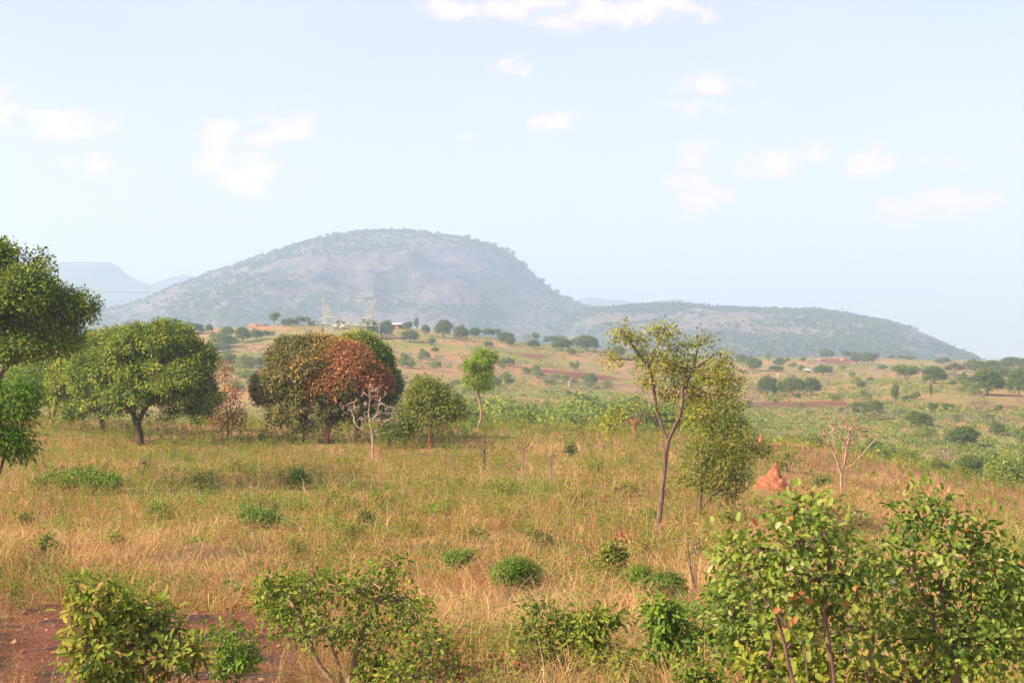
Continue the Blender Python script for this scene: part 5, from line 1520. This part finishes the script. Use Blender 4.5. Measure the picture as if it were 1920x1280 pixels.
tt = np.clip((vr_ - .5) * 1.1 + np.repeat(rng.normal(size=len(x)) * 0.15 + 0.42, per) + rng.normal(size=n) * 0.16 + 0.2 * lg, 0, 1)
dirp = fbm(X2 / 4.0, Y2 / 4.0, 2, 171) * 14.0
blades(X2, Y2, Z2, hh, ww, np.clip(rng.uniform(0.1, 0.8, n) + 0.5 * lg, 0, 1.3), 'dry_grass', 'dry straw-coloured grass over the near slope', 'straw', tt, dirp=dirp)
# tall arching straws
x, Y, z, u = tufts(2600, 1, 14, 70, pw=0.0)
soil, char, green = zones(x, Y)
k = (rng.uniform(0, 1, len(x)) > soil) & (opn(x, Y) > .5)
x, Y, z = x[k], Y[k], z[k]
per = 9
n = len(x) * per
X2 = np.repeat(x, per) + rng.normal(size=n) * 0.09
Y2 = np.repeat(Y, per) + rng.normal(size=n) * 0.09
blades(X2, Y2, np.repeat(z, per), rng.uniform(0.6, 1.35, n), 0.005 + 0.00014 * Y2, rng.uniform(0.2, 1.1, n), 'tall_straw', 'tall arching straw stalks rising above the dry grass', 'straw', np.clip(rng.normal(size=n) * 0.13 + 0.75, 0, 1))

# matted fallen straw
x, Y, z, u = tufts(60000, 1, 20, 95, pw=0.6)
hm_ = hay(x, Y)
soil, char, green = zones(x, Y)
k = (rng.uniform(0, 1, len(x)) < hm_ * opn(x, Y)) & (soil < 0.5)
x, Y, z = x[k], Y[k], z[k]
per = 4
n = len(x) * per
X2 = np.repeat(x, per) + rng.normal(size=n) * 0.15
Y2 = np.repeat(Y, per) + rng.normal(size=n) * 0.15
L_ = rng.uniform(0.5, 1.25, n)
blades(X2, Y2, np.repeat(z, per) + rng.uniform(0, 0.22, n), L_, 0.006 + 0.00024 * Y2, rng.uniform(0.8, 1.45, n), 'matted_straw', 'matted patches of fallen golden straw', 'straw',
       np.clip(rng.normal(size=n) * 0.17 + 0.66, 0, 1), 1.05, dirp=fbm(X2 / 3.0, Y2 / 3.0, 2, 181) * 16.0)

# green weeds: small leafy sprigs
x, Y, z, u = tufts(64000, 1, 9, 122, pw=0.05)
soil, char, green = zones(x, Y)
wn = fbm(x / 1.7, Y / 1.7, 3, 97)
pr = np.clip(sstep(0.38, 0.62, green * 0.62 + wn * 0.45) * 0.9 + 0.08, 0, 1) * (1 - 0.93 * soil)
k = rng.uniform(0, 1, len(x)) < pr * (1 - 0.85 * hay(x, Y)) * opn(x, Y)
x, Y, z = x[k], Y[k], z[k]
sc = (0.75 + 0.75 * sstep(25, 70, Y)) * rng.uniform(0.5, 1.4, len(x)) * (0.7 + 1.3 * sstep(.4, .7, fbm(x / 1.1, Y / 1.1, 3, 131)))
per = 17
n = len(x) * per
hs = np.repeat(sc, per)
t_ = rng.uniform(0.15, 1, n)
a = rng.uniform(0, 6.28, n)
rr = 0.02 + 0.11 * hs * np.sqrt(rng.uniform(0, 1, n)) * (0.5 + t_)
P = np.stack([np.repeat(x, per) + np.cos(a) * rr, np.repeat(Y, per) + np.sin(a) * rr, np.repeat(z, per) + t_ * 0.42 * hs], 1)
D = np.stack([np.cos(a), np.sin(a), rng.uniform(0.0, 1.1, n)], 1)
l_ = (0.032 + 0.0006 * np.repeat(Y, per)) * rng.uniform(.7, 1.3, n)
V, Q, kk = leaves(P, D, l_, l_ * 0.5, 0.6)
o = link('weeds', mesh_np('weeds', V, Q, LM['weed'], np.clip(np.repeat(rng.normal(size=len(x)) * 0.2 + 0.42, per) + rng.normal(size=n) * 0.12, 0, 1)))
tag(o, 'fine green weeds and seedlings growing through the straw', None, None, 'stuff')

# tall weeds: upright stems carrying small leaves
x, Y, z, u = tufts(19000, 1, 13, 114, pw=-0.4)
soil, char, green = zones(x, Y)
k = (rng.uniform(0, 1, len(x)) > soil) & (fbm(x / 2.4, Y / 2.4, 3, 141) + rng.normal(size=len(x)) * .08 - 0.35 * hay(x, Y) - 0.07 * sstep(1380, 1550, u) > 0.47) & (opn(x, Y) > .5)
x, Y, z = x[k], Y[k], z[k]
n0 = len(x)
H0 = rng.uniform(0.35, 1.05, n0) * (0.8 + 0.3 * sstep(40, 80, Y))
ax, ay = rng.normal(size=n0) * 0.16, rng.normal(size=n0) * 0.16
per = 16
n = n0 * per
t_ = rng.uniform(0.25, 1, n)
Hr = np.repeat(H0, per)
a = rng.uniform(0, 6.28, n)
P = np.stack([np.repeat(x, per) + np.repeat(ax, per) * t_ * Hr + np.cos(a) * .03, np.repeat(Y, per) + np.repeat(ay, per) * t_ * Hr + np.sin(a) * .03, np.repeat(z, per) + t_ * Hr], 1)
D = np.stack([np.cos(a), np.sin(a), rng.uniform(-0.1, 0.8, n)], 1)
l_ = (0.04 + 0.0007 * np.repeat(Y, per)) * rng.uniform(.7, 1.3, n)
V, Q, kk = leaves(P, D, l_, l_ * 0.45, 0.6)
w_ = 0.004 + 0.00012 * Y
b0 = np.stack([x, Y, z - .03], 1); b1 = b0 + np.stack([ax * H0, ay * H0, H0], 1)
Sx = np.stack([w_, w_ * .3, w_ * 0], 1)
V2 = np.stack([b0 - Sx, b0 + Sx, b1 + Sx * .4, b1 - Sx * .4], 1).reshape(-1, 3)
tl = np.clip(np.repeat(rng.normal(size=n0) * 0.22 + 0.5, per) + rng.normal(size=n) * 0.12, 0, 1)
bb = Buf(); bb.add(V, Q, tl); bb.add(V2, np.arange(n0 * 4).reshape(n0, 4), np.full(n0, 0.97))
o = link('tall_weeds', bb.mesh('tall_weeds', LM['weed']))
tag(o, 'tall upright weeds with small leaves standing in the grass', None, None, 'stuff')

# knee-high leafy undergrowth in loose thickets
x, Y, z, u = tufts(8500, 1, 15, 108, pw=0.15)
soil, char, green = zones(x, Y)
k = (rng.uniform(0, 1, len(x)) > soil) & (fbm(x / 3.2, Y / 3.2, 3, 151) + rng.normal(size=len(x)) * .06 + 0.10 * sstep(30, 20, Y) - 0.12 * hay(x, Y) + 0.10 * sstep(31, 23, Y) * sstep(500, 900, u) > 0.53) & (opn(x, Y) > .5)
x, Y, z = x[k], Y[k], z[k]
n0 = len(x)
per = 46
n = n0 * per
szr = np.repeat(rng.uniform(0.12, 0.40, n0), per)
d = nrm(rng.normal(size=(n, 3)))
off = d * szr[:, None] * rng.uniform(0.3, 1, (n, 1)); off[:, 2] = off[:, 2] * 1.1 + szr * 1.1
l_ = (0.05 + 0.0007 * np.repeat(Y, per)) * rng.uniform(.7, 1.3, n)
V, Q, kk = leaves(np.repeat(np.stack([x, Y, z], 1), per, 0) + off, d + rng.normal(size=(n, 3)) * .6, l_, l_ * .5, 0.6, face=d * .8 + np.array([0, 0, .5]))
o = link('undergrowth', mesh_np('undergrowth', V, Q, LM['fresh'], np.clip(np.repeat(rng.normal(size=n0) * .25 + .6, per) + rng.normal(size=n) * .14, 0, 1)))
tag(o, 'knee-high leafy undergrowth growing in loose thickets through the grass', None, None, 'stuff')

# litter, clods and stones on the bare soil
x, Y, z, u = tufts(5200, 1, 10, 34, -100, 900, pw=0.2)
soil, char, green = zones(x, Y)
k = soil > 0.35
x, Y, z = x[k], Y[k], z[k]
n = len(x)
d = np.array([[1, 0, 0], [0, 1, 0], [-1, 0, 0], [0, -1, 0], [0, 0, 1], [0, 0, -1]], float)
sz = rng.gamma(1.6, 0.010, n)
Vc = d[None] * sz[:, None, None] * rng.uniform(0.5, 1.5, (n, 6, 1)) + np.stack([x, Y, z + sz * 0.2], 1)[:, None]
fq = np.array([[0, 1, 4, 4], [1, 2, 4, 4], [2, 3, 4, 4], [3, 0, 4, 4]])[:, :3]
Qc = (np.arange(n)[:, None, None] * 6 + fq[None]).reshape(-1, 3)
m_, N_ = mat('soil_clods')
gg = N_.node('ShaderNodeNewGeometry')
finish(N_, N_.cramp(gg.outputs['Random Per Island'], [(0, (0.09, 0.04, 0.025)), (0.5, (0.26, 0.10, 0.055)), (1, (0.42, 0.24, 0.15))]), 0.95)
o = link('soil_clods', mesh_np('soil_clods', Vc.reshape(-1, 3), Qc, m_))
tag(o, 'clods and litter on the bare red soil', None, None, 'stuff')
x, Y, z, u = tufts(9000, 1, 10, 34, -100, 900, pw=0.2)
soil, char, green = zones(x, Y)
k = soil > 0.3
x, Y, z = x[k], Y[k], z[k]
n = len(x)
blades(x, Y, z + 0.03, rng.uniform(0.05, 0.28, n), np.full(n, 0.007), np.full(n, 1.55), 'straw_litter', 'broken straw lying on the bare red soil', 'straw', rng.uniform(0, 1, n), 0.95)

# ------------------------------------------------------------------ pylon, lines, poles, houses
def simple_mat(name, c, rough=0.8, c2=None, scale=3.0):
    m_, N = mat(name)
    if c2 is None:
        finish(N, c, rough)
    else:
        t = N.node('ShaderNodeTexCoord')
        n = N.noise(t.outputs['Object'], scale, 5, 0.6)
        finish(N, N.mix(N.ramp(n, .35, .65), c, c2), rough)
    return m_


M_STEEL = simple_mat('weathered_steel', (0.34, 0.35, 0.31), 0.6, (0.50, 0.50, 0.44), 0.5)
M_GLASS = simple_mat('green_insulator_glass', (0.12, 0.32, 0.26), 0.3)
M_WIRE = simple_mat('wire', (0.12, 0.12, 0.12), 0.6)
M_BRICK = simple_mat('red_brick', (0.34, 0.13, 0.08), 0.9, (0.42, 0.19, 0.12), 2.0)
M_ROOF = simple_mat('pale_sheet_roof', (0.70, 0.66, 0.62), 0.6)
M_THATCH = simple_mat('grey_thatch', (0.40, 0.31, 0.24), 0.95, (0.52, 0.42, 0.34), 3.0)
M_DARK = simple_mat('dark_opening', (0.03, 0.025, 0.02), 0.9)
M_POLE = simple_mat('pale_pole', (0.55, 0.52, 0.48), 0.9)

YP = 440.0
bp = at_depth(650, YP)
S_ = YP / F
def pw_(u, row, dy=0.0):
    return np.array([(u - 960) * S_ - bp[0], dy, (HR - row) * S_ - bp[2]])
py = empty('lattice_pylon', bp, 'steel lattice pylon with two splayed peaks rising behind the mango trees', 'pylon')
HW = 1.1
def strut(b, p, q, r=0.075):
    V, Q = tube(np.array([p, q]), np.array([r, r]), 4)
    b.add(V, Q)
def lattice(b, quadsA, quadsB, n, r=0.085, rb=0.055):
    """four-legged lattice from base ring quadsA to top ring quadsB with X bracing"""
    A, B = np.array(quadsA), np.array(quadsB)
    for c in range(4):
        strut(b, A[c], B[c], r)
    ts = np.linspace(0, 1, n + 1)
    for i in range(n):
        R0, R1 = A + (B - A) * ts[i], A + (B - A) * ts[i + 1]
        for c in range(4):
            d = (c + 1) % 4
            strut(b, R0[c], R1[d], rb); strut(b, R0[d], R1[c], rb); strut(b, R1[c], R1[d], rb)
def ring(u0, u1, row, hw):
    a, b_ = pw_(u0, row), pw_(u1, row)
    return [a + [0, -hw, 0], b_ + [0, -hw, 0], b_ + [0, hw, 0], a + [0, hw, 0]]
gr_l, gr_r = HR - bp[2] / S_, HR - bp[2] / S_
for (uc, side) in ((618, -1), (679, 1)):
    b = Buf()
    lattice(b, ring(uc - 13 + side * 2, uc + 13 + side * 2, gr_l + 6, 2.4), ring(uc - 6, uc + 6, 608, HW), 6)
    link('leg', b.mesh('pylon_leg', M_STEEL), py)
for (q0, q1, top) in (((609, 627), (605, 607.5), 557), ((682, 697), (703, 705.5), 560)):
    b = Buf()
    lattice(b, ring(q0[0], q0[1], 597, HW), ring(q1[0], q1[1], top, 0.15), 6, 0.085, 0.055)
    link('peak', b.mesh('pylon_peak', M_STEEL), py)
b = Buf()
for hw in (-HW, HW):
    L0 = pw_(591, 605.5); R0 = pw_(713, 611.5)
    lo = [L0] + [pw_(u, 605.5 + (u - 591) * 6 / 122, hw) for u in (608, 627, 640, 652, 666, 682, 697)] + [R0]
    up_ = [pw_(u, 594 + (u - 608) * 3.6 / 89, hw) for u in (608, 620, 634, 648, 660, 674, 690, 697)]
    for i in range(len(lo) - 1): strut(b, lo[i], lo[i + 1], 0.12)
    for i in range(len(up_) - 1): strut(b, up_[i], up_[i + 1], 0.11)
    strut(b, lo[0], up_[0], 0.08); strut(b, lo[-1], up_[-1], 0.08)
    for i in range(7):
        strut(b, lo[i + 1], up_[i], 0.085); strut(b, lo[i + 1], up_[i + 1], 0.085)
for u in (608, 627, 640, 652, 666, 682, 697):
    strut(b, pw_(u, 605.5 + (u - 591) * 6 / 122, -HW), pw_(u, 605.5 + (u - 591) * 6 / 122, HW), 0.06)
link('cross_arm', b.mesh('pylon_arm', M_STEEL), py)
ATT = []
for (u, r0, r1) in ((592, 606, 640), (651, 609, 641), (712, 612, 648)):
    b = Buf()
    p0, p1 = pw_(u, r0), pw_(u, r1)
    nd = 22
    zz = np.linspace(p0[2], p1[2], nd * 2 + 1)
    rr_ = np.array([0.05 if i % 2 == 0 else 0.19 for i in range(nd * 2 + 1)])
    V, Q = tube(np.stack([np.full(len(zz), p0[0]), np.full(len(zz), p0[1]), zz], 1), rr_, 8)
    b.add(V, Q)
    link('insulator_string', b.mesh('insulator', M_GLASS), py)
    ATT.append((u, r1))


def wire(pts, r, lab, nm='power_cable'):
    """quadratic curve through three points"""
    a, b_, c = [np.array(p, float) for p in pts]
    t = np.linspace(0, 1, 60)[:, None]
    tm = np.linalg.norm((b_ - a)[:2]) / np.linalg.norm((c - a)[:2])
    cc = (b_ - (1 - tm) ** 2 * a - tm ** 2 * c) / (2 * tm * (1 - tm))
    P = (1 - t) ** 2 * a + 2 * t * (1 - t) * cc + t ** 2 * c
    V, Q = tube(P - P[0], np.full(60, r), 4)
    o = link(nm, mesh_np(nm, V, Q, M_WIRE), None, P[0])
    return tag(o, lab, 'cable', 'power cables of the pylon line')


def uv(u, row, Y):
    return ((u - 960) / F * Y, Y, (HR - row) / F * Y)


for k, (u, r) in enumerate(ATT):
    nmn = ('left', 'middle', 'right')[k]
    dr = (-2, 5, 0)[k]
    for j, dz in enumerate((0.0, -1.2)):
        if k == 0 and j == 1:
            continue
        s_ = uv(u, r, YP)
        s_ = (s_[0], s_[1], s_[2] + dz * 0.3)
        off = np.array([(k - 2) * 3.0, (k - 2) * 4.0, dz])
        wire([s_, np.array(uv(1160, 726 - (2 - k) * 4, 351)) + off * 0.6, np.array(uv(1920, 789 - (2 - k) * 5, 262)) + off * np.array([1, 1, .5])], 0.035,
             f'{("upper", "lower")[j]} dark cable sagging right from the {nmn} insulator string of the pylon')
        wire([s_, np.array(uv(420, 646 + k * 4, 470 + k * 6)) + np.array([0, 0, dz]), np.array(uv(-700, 600 + k * 5, 640))], 0.035, f'{("upper", "lower")[j]} dark cable running left from the {nmn} insulator string of the pylon')
wire([uv(606, 556, YP), uv(350, 549.5, 480), uv(-300, 530, 620)], 0.03, 'thin earth wire running left from the left peak of the pylon', 'earth_wire')
wire([uv(704, 559, YP), uv(350, 551.5, 488), uv(-300, 533, 630)], 0.03, 'thin earth wire running left from the right peak of the pylon', 'earth_wire')

for (u, row, h, lab) in ((1066, 727, 13, 'pale thin utility pole on the far slope left of the slender tree'), (1458, 713, 15, 'pale thin utility pole behind the three dark round trees')):
    B = at_row(u, row); s_ = B[1] / F
    o = empty('utility_pole', B, lab, 'pole', 'pale utility poles')
    b = Buf(); strut(b, np.array([0, 0, -.5]), np.array([0, 0, h * s_]), 0.13); link('pole', b.mesh('pole_shaft', M_POLE), o)
    b = Buf(); strut(b, np.array([-0.8, 0, h * s_ * .93]), np.array([0.8, 0, h * s_ * .93]), 0.07); link('cross_arm', b.mesh('pole_arm', M_POLE), o)


def boxv(x0, x1, y0, y1, z0, z1):
    V = np.array([(x0, y0, z0), (x1, y0, z0), (x1, y1, z0), (x0, y1, z0), (x0, y0, z1), (x1, y0, z1), (x1, y1, z1), (x0, y1, z1)], float)
    Q = np.array([(0, 3, 2, 1), (4, 5, 6, 7), (0, 1, 5, 4), (1, 2, 6, 5), (2, 3, 7, 6), (3, 0, 4, 7)])
    return V, Q


def house(u, row, w, h, lab, roof=True, dep=4.0, rot=0.0, doors=2):
    B = at_row(u, row); s_ = B[1] / F
    W2, H2 = w * s_ / 2, h * s_
    o = empty('brick_house', B, lab, 'house')
    b = Buf(); b.add(*boxv(-W2, W2, 0, dep, -0.6, H2)); link('wall', b.mesh('house_wall', M_BRICK), o)
    if roof:
        V, Q = boxv(-W2 - .4, W2 + .4, -.5, dep + .4, H2 + 0.01, H2 + .14)
        V[[6, 7], 2] += 0.7; V[[2, 3], 2] += 0.7
        b = Buf(); b.add(V, Q); link('roof', b.mesh('house_roof', M_ROOF), o)
    for k in range(doors):
        xx = -W2 + (k + .6) * 2 * W2 / (doors + .3)
        b = Buf(); b.add(*boxv(xx - .4, xx + .4, -.03, 0.1, -.1, min(H2 * .85, 1.9))); link('door' if k == 0 else 'window', b.mesh('house_opening', M_DARK), o)
    return o


house(745, 618, 25, 7.5, 'long low red brick house with a pale flat roof on the far ridge')
house(484, 614, 34, 4.5, 'low red brick wall of an unroofed house on the left ridge', False, 3.0, doors=1)
house(1541, 677, 12, 3.5, 'small red mud-brick house at the left of the red homestead', False, 3.0, doors=1)
house(1583, 676, 12, 3.5, 'small red mud-brick house at the right of the red homestead', False, 3.0, doors=1)
house(1515, 700, 9, 3.5, 'tiny pale-roofed house in the scrub of the right plain', True, 3.0, doors=1)
house(1809, 704, 14, 4, 'low pale-roofed house under the trees at the right', True, 3.0, doors=1)


def hut(u, row, w, h, lab):
    B = at_row(u, row); s_ = B[1] / F
    r = w * s_ / 2; H = h * s_
    o = empty('thatched_hut', B, lab, 'hut', 'thatched huts on the ridge')
    b = Buf(); b.add(*tube(np.array([(0, 0, -.5), (0, 0, H * .42)]), np.array([r * .8, r * .8]), 14)); link('wall', b.mesh('hut_wall', M_BRICK), o)
    b = Buf(); b.add(*tube(np.array([(0, 0, H * .38), (0, 0, H * .7), (0, 0, H)]), np.array([r * 1.1, r * .62, 0.05]), 14)); link('roof', b.mesh('hut_roof', M_THATCH), o)


hut(629, 619, 13, 9, 'grey thatched round hut behind the pylon, the left one')
hut(643, 619, 14, 9, 'pinkish thatched round hut behind the pylon, the right one')



# ------------------------------------------------------------------ haze
def haze():
    x, y0, y1, z0, z1 = 6000, -1500, 5900, -60, 330
    V = np.array([(-x, y0, z0), (x, y0, z0), (x, y1, z0), (-x, y1, z0), (-x, y0, z1), (x, y0, z1), (x, y1, z1), (-x, y1, z1)], float)
    Q = np.array([(0, 3, 2, 1), (4, 5, 6, 7), (0, 1, 5, 4), (1, 2, 6, 5), (2, 3, 7, 6), (3, 0, 4, 7)])
    m_, N = mat('haze_air')
    p = N.node('ShaderNodeVolumePrincipled')
    p.inputs['Color'].default_value = (0.57, 0.755, 1.0, 1)
    p.inputs['Density'].default_value = 0.00041
    p.inputs['Anisotropy'].default_value = 0.1
    o = N.node('ShaderNodeOutputMaterial')
    N.l.new(p.outputs[0], o.inputs['Volume'])
    ob = link('haze', mesh_np('haze', V, Q, m_))
    tag(ob, 'pale blue dry-season haze in the air', None, None, 'stuff')


haze()
